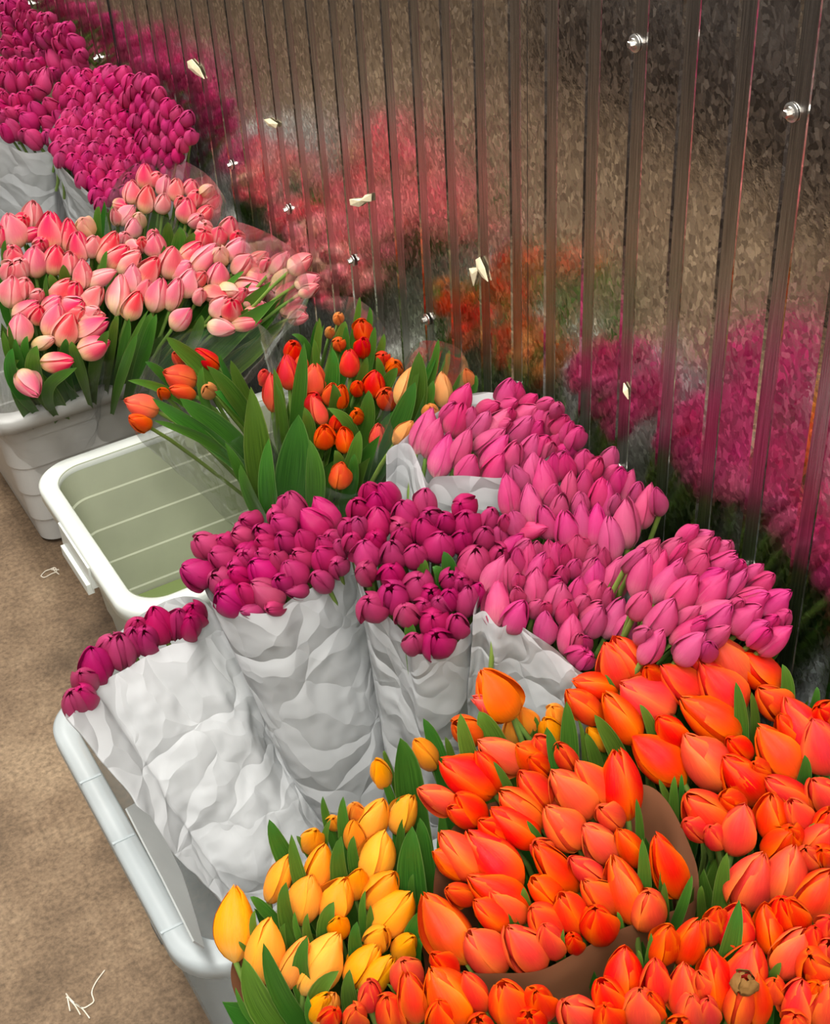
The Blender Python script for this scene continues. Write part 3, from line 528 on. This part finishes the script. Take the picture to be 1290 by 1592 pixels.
b.T += parse('30 660 20 560 70;80 700 50 600 80;120 880 90 690 110;150 680 150 560 80;220 860 220 690 100;200 680 190 570 80;240 670 240 560 80;330 690 300 590 90;400 870 440 660 130;340 790 350 690 100;520 740 510 670 90;390 640 350 570 80;50 1000 30 890 80;150 1010 120 910 90;260 1010 190 890 110;390 930 310 840 90;330 930 270 860 80;390 1130 300 980 120;520 1070 430 950 110;160 1130 60 1040 110;210 1080 170 1050 80;330 1230 210 1090 140;170 1310 70 1140 110;110 1320 20 1190 100;520 1220 390 1130 110;620 1190 520 1060 110;650 1080 590 990 90;370 1390 250 1250 130;260 1330 210 1250 100;40 1150 0 1080 90;470 1330 440 1260 70;30 790 0 690 90;10 950 -20 860 80;20 1060 -30 980 80', 0, 0, f1)
b = bunch('FC', 'deep', 'deep magenta', (190, 200), 0.56, 30, (0.62, 2.68), .05, .046, 'the right far bunch', 'deep magenta tulips in the right far bunch', .02, tiny=True, name='deep_magenta_tulip')
PF = [(92, 128), (118, 112), (150, 104), (175, 112), (200, 122), (242, 122), (252, 160), (268, 172), (300, 186), (304, 212), (288, 232), (270, 256), (262, 276), (225, 275), (205, 290), (196, 315), (162, 322), (140, 302), (122, 268), (100, 262), (86, 236), (74, 214), (98, 190), (106, 165), (90, 150)]
rp = random.Random(3); yy = 104; odd = 0
while yy < 335:
    xx = 70 + odd * 9.5
    while xx < 310:
        px, py = xx + rp.uniform(-4, 4), yy + rp.uniform(-3, 3)
        if inpoly(px, py, PF):
            b.T.append((px, py + 7, px + (px - 185) * .02 + rp.uniform(-5, 4), py - 9 - rp.uniform(0, 8), 19 + rp.uniform(-2, 4), ''))
        xx += 18.5
    yy += 13.5; odd = 1 - odd


# ------------------------------------------------------------------ build the tulips
def frame(axis, spin):
    z = axis.normalized(); x = z.orthogonal().normalized(); y = z.cross(x)
    m = Matrix((x, y, z)).transposed()
    return m @ Matrix.Rotation(spin, 3, 'Z')
def labels(b):
    T = b.T; n = len(T)
    if n == 0: return
    if n <= 3:
        rows = [sorted(range(n), key=lambda i: T[i][0])]
    else:
        per = max(3, round(math.sqrt(n * 1.6))); per = min(per, 19)
        order = sorted(range(n), key=lambda i: -(T[i][1] + T[i][3]))
        rows = [sorted(order[k:k + per], key=lambda i: T[i][0] + T[i][2]) for k in range(0, n, per)]
    lab = {}
    for r, row in enumerate(rows):
        for k, i in enumerate(row):
            if len(rows) == 1: lab[i] = f"{b.colour} tulip, {ORD[k + 1]} from left in {b.phrase}"
            else: lab[i] = f"{b.colour} tulip {ORD[k + 1]} from left in {ORD[r + 1]} row up of {b.phrase}"
    b.lab = lab
count = 0
rl = random.Random(5)
for b in BUNCH.values():
    labels(b)
    axes = Vector((0, 0, 0)); b.base = []
    for i, (bx, by, tx, ty, w, o) in enumerate(b.T):
        k = b.kind if not o else {'c': 'cream', 'p': 'peach', 'm': 'magenta', 'o': 'orange', 'y': 'yellow'}.get(o, b.kind)
        Pb = hit(bx, by, b.P0, b.n)
        d = (Pb - CAM).length
        Lb = b.L * rl.uniform(.94, 1.06)
        if o == 's': Lb *= .8
        if k in ('orange', 'yellow', 'pink', 'blush', 'peach', 'ember'):
            Lb = max(min(Lb, math.hypot(tx - bx, ty - by) * d / FPX * 1.1), Lb * (.9 if k == 'pink' else .78))
        Pt = tip_on_ray(Pb, tx, ty, Lb)
        ax = Pt - Pb; Ln = min(max(ax.length, Lb * .9), Lb * 1.25)
        Ln *= b.grow; W0 = 2 * WR[k] * Ln
        wm = w * d / FPX * b.grow if w else W0
        ws = min(max(wm / W0, .8), 1.2 if k == 'pink' else 1.28)
        ax = ax.normalized(); Pb = Pb - ax * Ln * (1 - 1 / b.grow) * .55
        b.base.append((Pb, ax, Ln, ws, k)); axes += ax
    n = len(b.T)
    if not n: continue
    roots = []
    for i, (Pb, ax, Ln, ws, k) in enumerate(b.base):
        count += 1
        foot = b.F + Vector((rl.uniform(-.03, .03), rl.uniform(-.03, .03), rl.uniform(0, .02)))
        sw = Ln * ws
        rot = frame(ax, rl.uniform(0, 2 * PI)).to_4x4()
        bm = Matrix.Translation(Pb) @ rot @ Matrix.Diagonal((sw, sw, Ln, 1))
        data = bloom(k, rl.randrange(NV))
        mid = Pb - ax * .07
        pts = [bez(Pb + ax * Ln * .04, mid, foot.lerp(Pb, .35), foot, t / 6) for t in range(7)]
        srad = .0030 if not b.tiny else .0024
        lbl, cat = b.special.get(i, b.lab[i]), 'tulip'
        # a leaf that hugs the stem and ends below the flower
        def stem_leaf(mb, off, inv=None):
            az = rl.uniform(0, 2 * PI); side = Vector((math.cos(az), math.sin(az), 0))
            e = Pb - ax * (.012 + off) + side * rl.uniform(.008, .022)
            if e.x > XW - .01: e.x = XW - .01
            s0 = pts[4]
            P = (s0, s0.lerp(e, .35) + side * .012, s0.lerp(e, .7) + side * .02, e)
            leaf_blade(mb, [p - org for p in P], b.leafw * rl.uniform(.8, 1.2), (CAM - e).normalized())
        if b.tiny:
            org = Pb
            o = link(b.name, data, None, bm); tag(o, lbl, cat, b.group)
            continue
        org = foot
        r = thing(b.name, org, lbl, cat, b.group); roots.append((r, org))
        link('bloom', data, r, Matrix.Translation(-org) @ bm)
        if b.code == 'D' and i == 34:
            wt = bloom_mb(4, .30, .5, .25, .15, .2)
            for q, vv in enumerate(wt.v): wt.v[q] = vv + noise.noise_vector(vv * 9) * .06
            o2 = link('withered_tip', wt.build('withered_tip', [MAT['withered']]), r, Matrix.Translation(-org) @ Matrix.Translation(Pb + ax * Ln * .74) @ rot @ Matrix.Diagonal((sw * .62, sw * .62, Ln * .34, 1)))
            o2['label'] = 'brown withered tip'
        smb = MB(); smb.tube([p - org for p in pts], [srad] * 7, 6)
        link('stem', smb.build('stem', [MAT['stem']]), r)
        for g in range(b.gen):
            lm = MB(); stem_leaf(lm, rl.uniform(0, .03) + g * .02)
            link('leaf', lm.build('leaf', [MAT['leaf']]), r)
    for (bx, by, tx, ty, w, o) in b.leaves:
        Pb = hit(bx, by, b.P0 + b.n * .014, b.n)
        d = (Pb - CAM).length
        ll = math.hypot(tx - bx, ty - by) * d / FPX * 1.12
        Pt = tip_on_ray(Pb, tx, ty, ll)
        j = min(range(n), key=lambda q: (b.base[q][0] - Pb).length)
        root, org = roots[j]
        ax = (Pt - Pb).normalized()
        low = Pb.lerp(b.F, .35) - ax * .02
        nr = (CAM - Pb).normalized() + ax.cross(CAM - Pb).normalized() * rl.uniform(-.5, .5)
        lm = MB(); leaf_blade(lm, [p - org for p in (low, Pb - ax * .02, Pb.lerp(Pt, .55) + nr.normalized() * .004, Pt)], w * d / FPX * 1.05, nr.normalized(), fold=.3, n=12)
        link('leaf', lm.build('leaf', [MAT['leaf']]), root)
# the withered tip of one front tulip
print('tulips', count)

# ------------------------------------------------------------------ paper and film wraps
def resample(poly, n, closed=True):
    k = len(poly); out = []
    cr = lambda p0, p1, p2, p3, t: tuple(.5 * ((2 * p1[a]) + (-p0[a] + p2[a]) * t + (2 * p0[a] - 5 * p1[a] + 4 * p2[a] - p3[a]) * t * t + (-p0[a] + 3 * p1[a] - 3 * p2[a] + p3[a]) * t ** 3) for a in range(len(p1)))
    seg = [math.dist(poly[i], poly[(i + 1) % k]) for i in range(k)]
    tot = sum(seg)
    for q in range(n):
        s = q / n * tot; i = 0
        while s > seg[i]: s -= seg[i]; i += 1
        t = s / seg[i]
        out.append(cr(poly[i - 1], poly[i], poly[(i + 1) % k], poly[(i + 2) % k], t))
    return out
def wrap(name, label, rim, code, dz, foot, fz, fr, matkey, cat, group=None, bulge=.75, amp=.006, seed=1, dark_inside=False, freq=9, nn=150, nv=64, kz=.02, fdir=(0, 1), st=.8):
    b = BUNCH[code]
    pr = [x * fdir[0] + y * fdir[1] for x, y in rim]; pm, ph = (max(pr) + min(pr)) / 2, (max(pr) - min(pr)) / 2
    rim3 = [hit(x, y, b.P0 + b.n * (dz + kz * max(-1, min(1, (x * fdir[0] + y * fdir[1] - pm) / ph))), b.n) for x, y in resample(rim, nn)]
    for p in rim3: p.x = min(p.x, XW - .012)
    F = at_z(foot[0], foot[1], fz) if foot[0] > 5 else Vector((foot[0], foot[1], fz))
    cen = sum(rim3, Vector()) / nn
    ax = (cen - F).normalized()
    ring = []
    for p in rim3:
        d = p - cen; d -= ax * d.dot(ax); ring.append(d.normalized() * fr)
    off = Vector((seed * 3.1, seed * 1.7, 0))
    mb = MB()
    def fn(u, v):
        i = int(round(u * nn)) % nn
        p0 = F + ring[i]; p1 = rim3[i]
        cc = F.lerp(cen, v); s = v ** bulge
        p = cc + ring[i] * (1 - s) + (p1 - cen) * s
        q = (p - ax * (p.dot(ax) * (1 - st))) * freq + off
        dsp = noise.multi_fractal(q, 0.9, 2.1, 4) * .5 - .5
        dsp += (1 - abs(noise.noise(q * 0.8 + Vector((5, 5, 5))))) * .7 - .45
        dsp += .5 * (abs(noise.noise(q * 1.9 + Vector((1, 8, 3)))) - .3) + .3 * (abs(noise.noise(q * 4.1)) - .3)
        e = (.35 + .65 * math.sin(PI * min(1, v * 1.02)))
        o = ring[i].normalized() * amp * dsp * e
        p = p + o
        p.x = min(p.x, XW - .008)
        return p - F
    mb.grid(fn, nn, nv, 0, closed=True)
    o = link(name, mb.build(name, [MAT[matkey]])); o.location = F
    return tag(o, label, cat, group)
wrap('paper_wrap', 'nearest white tissue paper bundle, heavily creased, leaning over the clear tub', [(104, 1118), (140, 1078), (150, 1064), (195, 1040), (240, 1013), (282, 993), (322, 952), (336, 950), (300, 930), (250, 938), (190, 980), (140, 1030), (108, 1092)], 'M1', .0, (475, 1420), .06, .075, 'paper', 'paper wrap', 'white paper wraps', .62, .016, 1, kz=.035, fdir=(.5, .86))
wrap('paper_wrap', 'smooth white paper wrap around the full magenta bunch by the empty tub', [(335, 940), (365, 950), (420, 952), (455, 930), (500, 905), (528, 870), (538, 840), (524, 815), (480, 815), (400, 850), (340, 880), (318, 905), (322, 925)], 'M2', .0, (585, 1330), .05, .055, 'paper', 'paper wrap', 'white paper wraps', .7, .009, 2, freq=8, st=.3)
wrap('paper_wrap', 'loose white paper wrap with an open mouth around the gappy magenta bunch', [(555, 880), (572, 930), (600, 955), (628, 985), (640, 1012), (665, 1016), (705, 1003), (728, 975), (750, 940), (766, 890), (750, 840), (700, 815), (610, 800), (548, 800), (545, 840)], 'M3', .0, (690, 1330), .05, .05, 'paper', 'paper wrap', 'white paper wraps', .7, .009, 3, st=.35)
wrap('paper_wrap', 'pinkish white creased paper behind the single orange tulip', [(735, 955), (752, 950), (775, 975), (800, 968), (830, 985), (865, 1010), (905, 1045), (950, 1040), (985, 990), (970, 900), (900, 850), (830, 850), (770, 880), (745, 920)], 'L7', .014, (800, 1370), .05, .06, 'paper', 'paper wrap', 'white paper wraps', .62, .010, 4, st=.5)
wrap('paper_wrap', 'white paper collar with a notch, around the highest pink wall bunch', [(602, 706), (610, 694), (634, 690), (650, 720), (664, 752), (676, 742), (720, 740), (778, 742), (820, 730), (860, 700), (880, 660), (830, 630), (750, 610), (680, 640), (640, 670)], 'L5', .016, (.67, 1.26), .05, .06, 'paper', 'paper wrap', 'white paper wraps', .7, .008, 5, st=.4)
wrap('paper_wrap', 'crinkled white paper below the left far magenta bunch', [(-50, 190), (-20, 212), (10, 225), (40, 238), (72, 236), (84, 225), (80, 170), (60, 120), (10, 110), (-40, 140)], 'FB', -.01, (60, 470), .05, .07, 'paper', 'paper wrap', 'white paper wraps', .7, .018, 6, st=.35)
wrap('paper_wrap', 'white paper flap pointing up between the two far magenta bunches', [(78, 226), (98, 262), (125, 288), (146, 306), (160, 322), (200, 318), (240, 280), (290, 240), (270, 180), (200, 140), (120, 150), (84, 200)], 'FC', .012, (190, 470), .05, .07, 'paper', 'paper wrap', 'white paper wraps', .7, .016, 7)
wrap('paper_wrap', 'brown kraft paper around the big orange bunch, torn at its right corner', [(690, 1500), (735, 1512), (780, 1513), (840, 1508), (900, 1478), (960, 1446), (1020, 1424), (1078, 1400), (1084, 1352), (1062, 1292), (1034, 1242), (1002, 1220), (960, 1225), (900, 1235), (800, 1240), (720, 1270), (680, 1340), (676, 1430)], 'A', .0, (.55, .68), .03, .06, 'kraft', 'paper wrap', 'brown paper wraps', .75, .004, 8, freq=5)
wrap('paper_wrap', 'brown paper edge beside the leftmost yellow tulip at the clear tub corner', [(360, 1500), (372, 1560), (420, 1620), (520, 1640), (640, 1590), (660, 1500), (630, 1420), (560, 1380), (480, 1400), (400, 1440)], 'Y', -.03, (.43, .74), .03, .05, 'kraft', 'paper wrap', 'brown paper wraps', .75, .004, 9, freq=5)
wrap('cellophane_sleeve', 'clear cellophane sleeve around the left pale pink bunch in the grey tub', [(-60, 560), (0, 612), (60, 620), (130, 590), (168, 545), (172, 460), (165, 380), (120, 330), (40, 310), (-40, 360)], 'K', -.004, (.46, 2.26), .06, .08, 'film', 'cellophane sleeve', 'cellophane sleeves', 1.2, .012, 11)
wrap('cellophane_sleeve', 'clear cellophane sleeve around the middle pale pink bunch in the grey tub', [(160, 560), (200, 545), (250, 520), (290, 490), (300, 420), (290, 360), (230, 330), (180, 350), (160, 420), (155, 500)], 'K', .0, (.57, 2.27), .06, .08, 'film', 'cellophane sleeve', 'cellophane sleeves', 1.2, .012, 12)
wrap('cellophane_sleeve', 'clear cellophane sleeve around the right pale pink bunch in the grey tub', [(300, 520), (360, 535), (420, 520), (462, 500), (480, 455), (466, 400), (430, 370), (360, 345), (310, 385), (295, 450)], 'K', -.01, (.66, 2.27), .06, .08, 'film', 'cellophane sleeve', 'cellophane sleeves', 1.2, .012, 13, kz=.0)
wrap('cellophane_sleeve', 'clear cellophane sleeve flaring around the rear pale pink bunch', [(165, 330), (200, 400), (260, 430), (320, 400), (350, 340), (345, 300), (310, 262), (250, 240), (190, 270)], 'Kc', .0, (.62, 2.33), .06, .07, 'film', 'cellophane sleeve', 'cellophane sleeves', 1.2, .012, 14)
wrap('cellophane_sleeve', 'clear cellophane sleeve of orange tulips leaning over the empty tub', [(225, 690), (262, 690), (320, 705), (352, 690), (420, 640), (440, 560), (400, 500), (330, 510), (260, 530), (215, 590), (205, 650)], 'R1', .0, (.72, 1.71), .06, .04, 'film', 'cellophane sleeve', 'cellophane sleeves', 1.4, .012, 15)
wrap('cellophane_sleeve', 'clear cellophane sleeve standing around the upright orange tulips', [(432, 640), (440, 700), (480, 740), (540, 770), (600, 740), (615, 660), (610, 560), (590, 500), (540, 460), (460, 480), (432, 540)], 'R2', .0, (.64, 1.70), .06, .05, 'film', 'cellophane sleeve', 'cellophane sleeves', 1.1, .012, 16)
wrap('cellophane_sleeve', 'shiny cellophane sleeve of peach tulips close to the metal wall', [(610, 660), (640, 690), (690, 680), (730, 620), (726, 560), (700, 535), (655, 530), (630, 560), (612, 610)], 'P', .012, (.70, 1.66), .06, .04, 'film', 'cellophane sleeve', 'cellophane sleeves', 1.1, .012, 17)


# ------------------------------------------------------------------ tubs
def rrect(w, d, r, n=14):
    pts = []
    for cx, cy, a in ((w / 2 - r, d / 2 - r, 0), (-w / 2 + r, d / 2 - r, 90), (-w / 2 + r, -d / 2 + r, 180), (w / 2 - r, -d / 2 + r, 270)):
        for k in range(n + 1):
            t = math.radians(a + 90 * k / n); pts.append((cx + r * math.cos(t), cy + r * math.sin(t)))
    return pts
def loft(mb, rings, m=0, cap_first=False, cap_last=False):
    n = len(rings[0]); b = len(mb.v)
    for R in rings:
        for p in R: mb.v.append(Vector(p)); mb.uv.append((0, 0))
    for k in range(len(rings) - 1):
        for i in range(n):
            j = (i + 1) % n
            mb.f.append((b + k * n + i, b + k * n + j, b + (k + 1) * n + j, b + (k + 1) * n + i)); mb.m.append(m)
    if cap_first: mb.f.append(tuple(b + i for i in range(n))[::-1]); mb.m.append(m)
    if cap_last: mb.f.append(tuple(b + (len(rings) - 1) * n + i for i in range(n))); mb.m.append(m)
def tub(name, label, cx, cy, w, d, h, taper, steps, body_m, rim_m, in_m=None, rimw=.022, rc=.045, lip=.02, step=.004, z0=0.0, group=None, wall=.003):
    root = thing(name, (cx, cy, z0), label, 'storage tub', group)
    def prof(off):
        out = []
        for k in range(steps + 1):
            za, zb = h * k / (steps + 1), h * (k + 1) / (steps + 1)
            ia = taper * (1 - za / h) * .6 + (steps - k) * step + off
            ib = taper * (1 - zb / h) * .6 + (steps - k) * step + off
            out += [(za + (0.0008 if k else 0), ia), (zb - .0008, ib)]
        return out
    mb = MB()
    ring = lambda z, ins, rr: [(x, y, z) for x, y in rrect(w - 2 * ins, d - 2 * ins, max(.01, rr - ins * .5))]
    o = prof(0); inn = prof(wall)
    loft(mb, [ring(.006, o[0][1] + .006, rc)] + [ring(z if i else .012, i2, rc) for i, (z, i2) in enumerate(o)], 0, cap_first=True)
    loft(mb, [ring(max(z, .014), i2, rc) for z, i2 in inn][::-1], 1, cap_last=True)
    link('body', mb.build('tub_body', [MAT[body_m], MAT[in_m or body_m]], False), root)
    rm = MB()
    P = [(h - lip, -.001), (h - lip, -rimw), (h - .004, -rimw), (h, -rimw + .004), (h, wall - .002), (h - .004, wall + .001), (h - lip * .5, wall + .001)]
    loft(rm, [ring(z, i2, rc) for z, i2 in P])
    link('rim', rm.build('tub_rim', [MAT[rim_m]]), root)
    return root
tub('storage_tub', 'clear frosted plastic tub holding the white paper bundles, nearest the floor strip', .490, 1.154, .55, .434, .32, .035, 0, 'clear_body', 'clear_rim', None, .026, .05, .022, 0)
t = tub('storage_tub', 'white tub with a green tinted inside, half empty, behind the paper bundles', .598, 1.702, .456, .386, .32, .04, 4, 'white_plastic', 'white_plastic', 'green_plastic', .024, .05, .024, .003)
hb = MB(); hb.box((-.255, -.06, .272), (-.242, .07, .312)); hb.box((-.261, -.052, .258), (-.251, .062, .276))
link('handle', hb.build('tub_handle', [MAT['white_plastic']], False), t)
wm = MB()
loft(wm, [[(x, y, .052) for x, y in rrect(.375, .31, .035)]], 0, cap_last=True)
link('water', wm.build('tub_water', [MAT['water']]), t)
tub('storage_tub', 'grey ribbed tub full of pale pink tulips in cellophane', .575, 2.29, .466, .386, .32, .045, 4, 'grey_plastic', 'grey_plastic', None, .024, .05, .026, .0035)
tub('storage_tub', 'grey tub of deep magenta bunches at the far end of the row', .575, 2.76, .466, .42, .32, .045, 4, 'grey_plastic', 'grey_plastic', None, .024, .05, .026, .0035)
tub('storage_tub', 'clear plastic tub hidden under the yellow and orange tulips', .58, .68, .46, .40, .30, .04, 0, 'clear_body', 'clear_rim', None, .024, .05, .022, 0)
nt_ = bpy.data.objects['storage_tub']
fb = MB(); fb.box((-.26, .065, 0), (-.23, .10, .012))
link('foot', fb.build('tub_foot', [MAT['foot']], False), nt_)
for yy in (.09, -.02, -.165):
    rb = MB(); rb.box((-.276 - .025, yy - .0015, .3195), (-.276 + .002, yy + .0015, .3212))
    link('rim_ridge', rb.build('tub_rim_ridge', [MAT['clear_rim']], False), nt_)


# ------------------------------------------------------------------ the setting
PITCH = .0812 * XW / .95; Y0 = .948 * XW / .95
def corrugated(y0, y1, z0, z1, x, name):
    mb = MB(); prof = []
    k = math.floor((y0 - Y0) / PITCH) - 1
    while True:
        c = Y0 + k * PITCH; k += 1
        for dy, dx in ((-.0122, 0), (-.0090, .0011), (.0090, .0011), (.0122, 0)):
            if y0 < c + dy < y1: prof.append((c + dy, dx, 1 if dy < -.008 and dx > 0 else 0))
        if c > y1: break
    prof = [(y0, 0, 0)] + prof + [(y1, 0, 0)]
    nz = 2
    for j in range(nz + 1):
        for yy, dx, wm_ in prof:
            mb.v.append(Vector((x + dx, yy, z0 + (z1 - z0) * j / nz))); mb.uv.append((0, 0))
    w = len(prof)
    for j in range(nz):
        for i in range(w - 1):
            mb.f.append((j * w + i, (j + 1) * w + i, (j + 1) * w + i + 1, j * w + i + 1)); mb.m.append(prof[i][2])
    return mb.build(name, [MAT['metal'], MAT['worn']], False)
wall = bpy.data.objects.new('wall_right', None); C.objects.link(wall)
tag(wall, 'corrugated galvanised metal wall behind the flower tubs', 'wall', None, 'structure')
for i, (a, bq, dx) in enumerate(((-.3, 1.2414, 0), (1.2428, 2.6438, .0015), (2.6452, 5.2, .003))):
    link('wall_panel', corrugated(a, bq, 0, 2.4, XW + dx, 'wall_panel'), wall)
sm = MB()
for y in (1.2421, 2.6445): sm.box((XW + .0005, y - .0012, 0), (XW + .006, y + .0012, 2.4))
link('wall_seam', sm.build('wall_seam', [MAT['seam']], False), wall)
def screw_mesh():
    mb = MB(); X = Vector((-1, 0, 0))
    mb.tube([X * 0, X * .0012, X * .0018], [.0085, .0085, .0065], 20, 0, True)
    mb.tube([X * .0018, X * .0035], [.0055, .005], 20, 0, True)
    mb.tube([X * .003, X * .0075, X * .008], [.0036, .0036, .003], 6, 0, True)
    return mb.build('screw', [MAT['zinc']], False)
scm = screw_mesh()
for k in range(-4, 17):
    y = (.9581 + .2418 * k) * XW / .95
    for z in (H - 1.1568 * XW, H - .565 * XW):
        if -.25 < y < 5: link('screw', scm, wall, Matrix.Translation((XW + .0005, y, z)))
fl = MB(); fl.box((-4.5, -2.5, -.05), (XW + .12, 6.5, 0))
floor = link('floor', fl.build('floor', [MAT['floor']], False)); tag(floor, 'stained brown concrete floor', 'floor', None, 'structure')

def scrap(label, polys, k, x0, y0):
    mb = MB()
    for P in polys:
        pts = [at_x(x0 + x / k, y0 + y / k, XW - .0015) for x, y in P]
        c = sum(pts, Vector()) / len(pts)
        b = len(mb.v); n = len(pts)
        for p in pts: mb.v.append(p); mb.uv.append((0, 0))
        mb.v.append(c + Vector((-.003, 0, 0))); mb.uv.append((0, 0))
        for p in pts: mb.v.append(p + Vector((.0012, 0, 0))); mb.uv.append((0, 0))
        for i in range(n):
            j = (i + 1) % n
            mb.f.append((b + i, b + j, b + n)); mb.m.append(0)
            mb.f.append((b + n + 1 + i, b + n + 1 + j, b + j, b + i)); mb.m.append(0)
    o = link('paper_scrap', mb.build('paper_scrap', [MAT['scrap']], False)); tag(o, label, 'paper scrap', 'torn paper scraps on the metal wall')
scrap('torn cream paper scrap on the wall, above the deep magenta tulips', [[(500, 280), (520, 270), (555, 310), (578, 360), (540, 340), (505, 310)]], 2.932, 120, 0)
scrap('small cream paper scrap on the wall, above its pink reflection', [[(850, 545), (875, 540), (912, 565), (905, 585), (870, 575)]], 2.932, 120, 0)
scrap('wide flat cream paper scrap on the wall, bent up at one end', [[(360, 205), (425, 200), (432, 185), (460, 180), (458, 215), (430, 220), (405, 240), (365, 232)]], 2.932, 420, 240)
scrap('pointed cream paper scrap on the wall, two shreds hanging down', [[(905, 520), (940, 517), (944, 530), (925, 600)], [(935, 480), (952, 470), (975, 520), (990, 580), (965, 560), (940, 520)]], 2.932, 420, 240)
scrap('tiny pale paper scrap on the wall just above the pink tulips', [[(445, 515), (460, 540), (463, 582), (450, 565), (442, 545)]], 2.633, 800, 400)
def twine(label, strands, k, x0, y0, r):
    mb = MB()
    for st in strands:
        p = [at_z(x0 + x / k, y0 + y / k, r) for x, y in st]
        q = []
        for i in range(len(p) - 1):
            a, b, c, d = p[max(i - 1, 0)], p[i], p[i + 1], p[min(i + 2, len(p) - 1)]
            for t in range(4):
                t /= 4
                q.append(.5 * ((2 * b) + (c - a) * t + (2 * a - 5 * b + 4 * c - d) * t * t + (3 * b - a - 3 * c + d) * t ** 3))
        q.append(p[-1]); mb.tube(q, [r] * len(q), 6, 0, True)
    o = link('twine_scrap', mb.build('twine_scrap', [MAT['twine']])); tag(o, label, 'twine')
twine('frayed pale twine scrap on the open floor, nearest the camera', [[(75, 1455), (110, 1490), (150, 1515), (185, 1500), (205, 1480), (195, 1440), (215, 1390), (258, 1332)], [(75, 1450), (82, 1490), (90, 1530)], [(110, 1490), (150, 1520), (185, 1565)], [(88, 1475), (115, 1505), (140, 1548)], [(70, 1445), (80, 1460), (70, 1465)]], 3.11, 80, 1080, .001)
twine('small looped white twine scrap on the floor below the grey tub', [[(195, 1030), (215, 1008), (240, 998), (262, 990), (270, 1008), (245, 1020), (212, 1037), (195, 1030)], [(262, 990), (255, 1000), (282, 1022)], [(245, 1000), (282, 1000)]], 3.07, 0, 560, .0011)
# the pale flap inside the clear tub
P0 = Vector((.26, 1.15, .29)); nn_ = Vector((1, 0, .55)).normalized()
def on_flap(x, y):
    d = ray(80 + x / 3.11, 1080 + y / 3.11); t = (P0 - CAM).dot(nn_) / d.dot(nn_); return CAM + d * t
fp = [(362, 548), (400, 526), (440, 535), (480, 590), (560, 720), (630, 860), (660, 950), (700, 1080), (740, 1222), (690, 1190), (620, 1050), (540, 890), (450, 720)]
fv = [on_flap(x, y) for x, y in fp]; fmb = MB(); nf = len(fv)
for o_ in (Vector(), -nn_ * .002):
    for p in fv: fmb.v.append(p + o_); fmb.uv.append((0, 0))
fmb.f.append(tuple(range(nf))); fmb.m.append(0); fmb.f.append(tuple(range(nf, 2 * nf))[::-1]); fmb.m.append(0)
for i in range(nf):
    j = (i + 1) % nf; fmb.f.append((i, nf + i, nf + j, j)); fmb.m.append(0)
o = link('paper_flap', fmb.build('paper_flap', [plain('grey_flap', lin(150, 153, 151), .5, .3, .06, 14)], False)); tag(o, 'smooth grey white flap leaning inside the clear tub beside its rim', 'paper flap')

bench = thing('added_dark_bench', (-1.15, 1.6, 0), 'added dark cloth bench out of view, darkening the reflection in the metal wall', 'bench')  # unseen bench, added to give the upper wall a dark reflection
cb = MB()
def cloth(u, v):
    # a draped cover: top, then folds down every side
    R = rrect(.78, 4.0, .05, 30); n = len(R); i = int(round(u * n)) % n; x, y = R[i]
    if v < .4: q = v / .4; return Vector((x * q, y * q, .35))
    q = (v - .4) / .6; g = 1 + .02 * q * math.sin(i * 1.7)
    return Vector((x * g + .015 * q * (1 if x > 0 else -1), y * (1 + .004 * q), .35 - .34 * q))
cb.grid(cloth, 124, 12, 0, closed=True)
link('cloth', cb.build('bench_cloth', [plain('dark_brown_cloth', lin(52, 44, 40), .85, .2, .35, 9)]), bench)
tb = MB(); tb.box((-.37, -1.96, .31), (.37, 1.96, .345)); link('top', tb.build('bench_top', [MAT['foot']], False), bench)
for sx in (-.33, .33):
    for sy in (-1.9, 1.9):
        lb = MB(); lb.box((sx - .02, sy - .02, 0), (sx + .02, sy + .02, .31)); link('leg', lb.build('bench_leg', [MAT['foot']], False), bench)

# ------------------------------------------------------------------ light
def area(name, loc, sx, sy, power, col, rot=(0, 0, 0)):
    l = bpy.data.lights.new(name, 'AREA'); l.shape = 'RECTANGLE'; l.size = sx; l.size_y = sy; l.energy = power; l.color = col
    o = bpy.data.objects.new(name, l); C.objects.link(o); o.location = loc; o.rotation_euler = rot; return o
area('ceiling_or_fill_lamp', (-.15, .5, 2.5), .3, 2.4, 52, (1.0, .97, .92))
area('ceiling_or_fill_lamp', (-.35, -.9, 2.4), 1.2, .25, 22, (1.0, .97, .93))  # front fill lamp, added to brighten the paper collar
area('ceiling_or_fill_lamp', (.1, 3.2, 2.5), .3, 2.2, 38, (1.0, .97, .92))
w = bpy.data.worlds.new('world'); bpy.context.scene.world = w; w.use_nodes = True
bg = w.node_tree.nodes['Background']; bg.inputs[0].default_value = (.9, .88, .84, 1); bg.inputs[1].default_value = .2
sc = bpy.context.scene
sc.view_settings.view_transform = 'Standard'; sc.view_settings.look = 'None'; sc.view_settings.gamma = 1; sc.view_settings.use_curve_mapping = False
sc.view_settings.exposure = 0.75
sc.cycles.max_bounces = 10; sc.cycles.transparent_max_bounces = 24
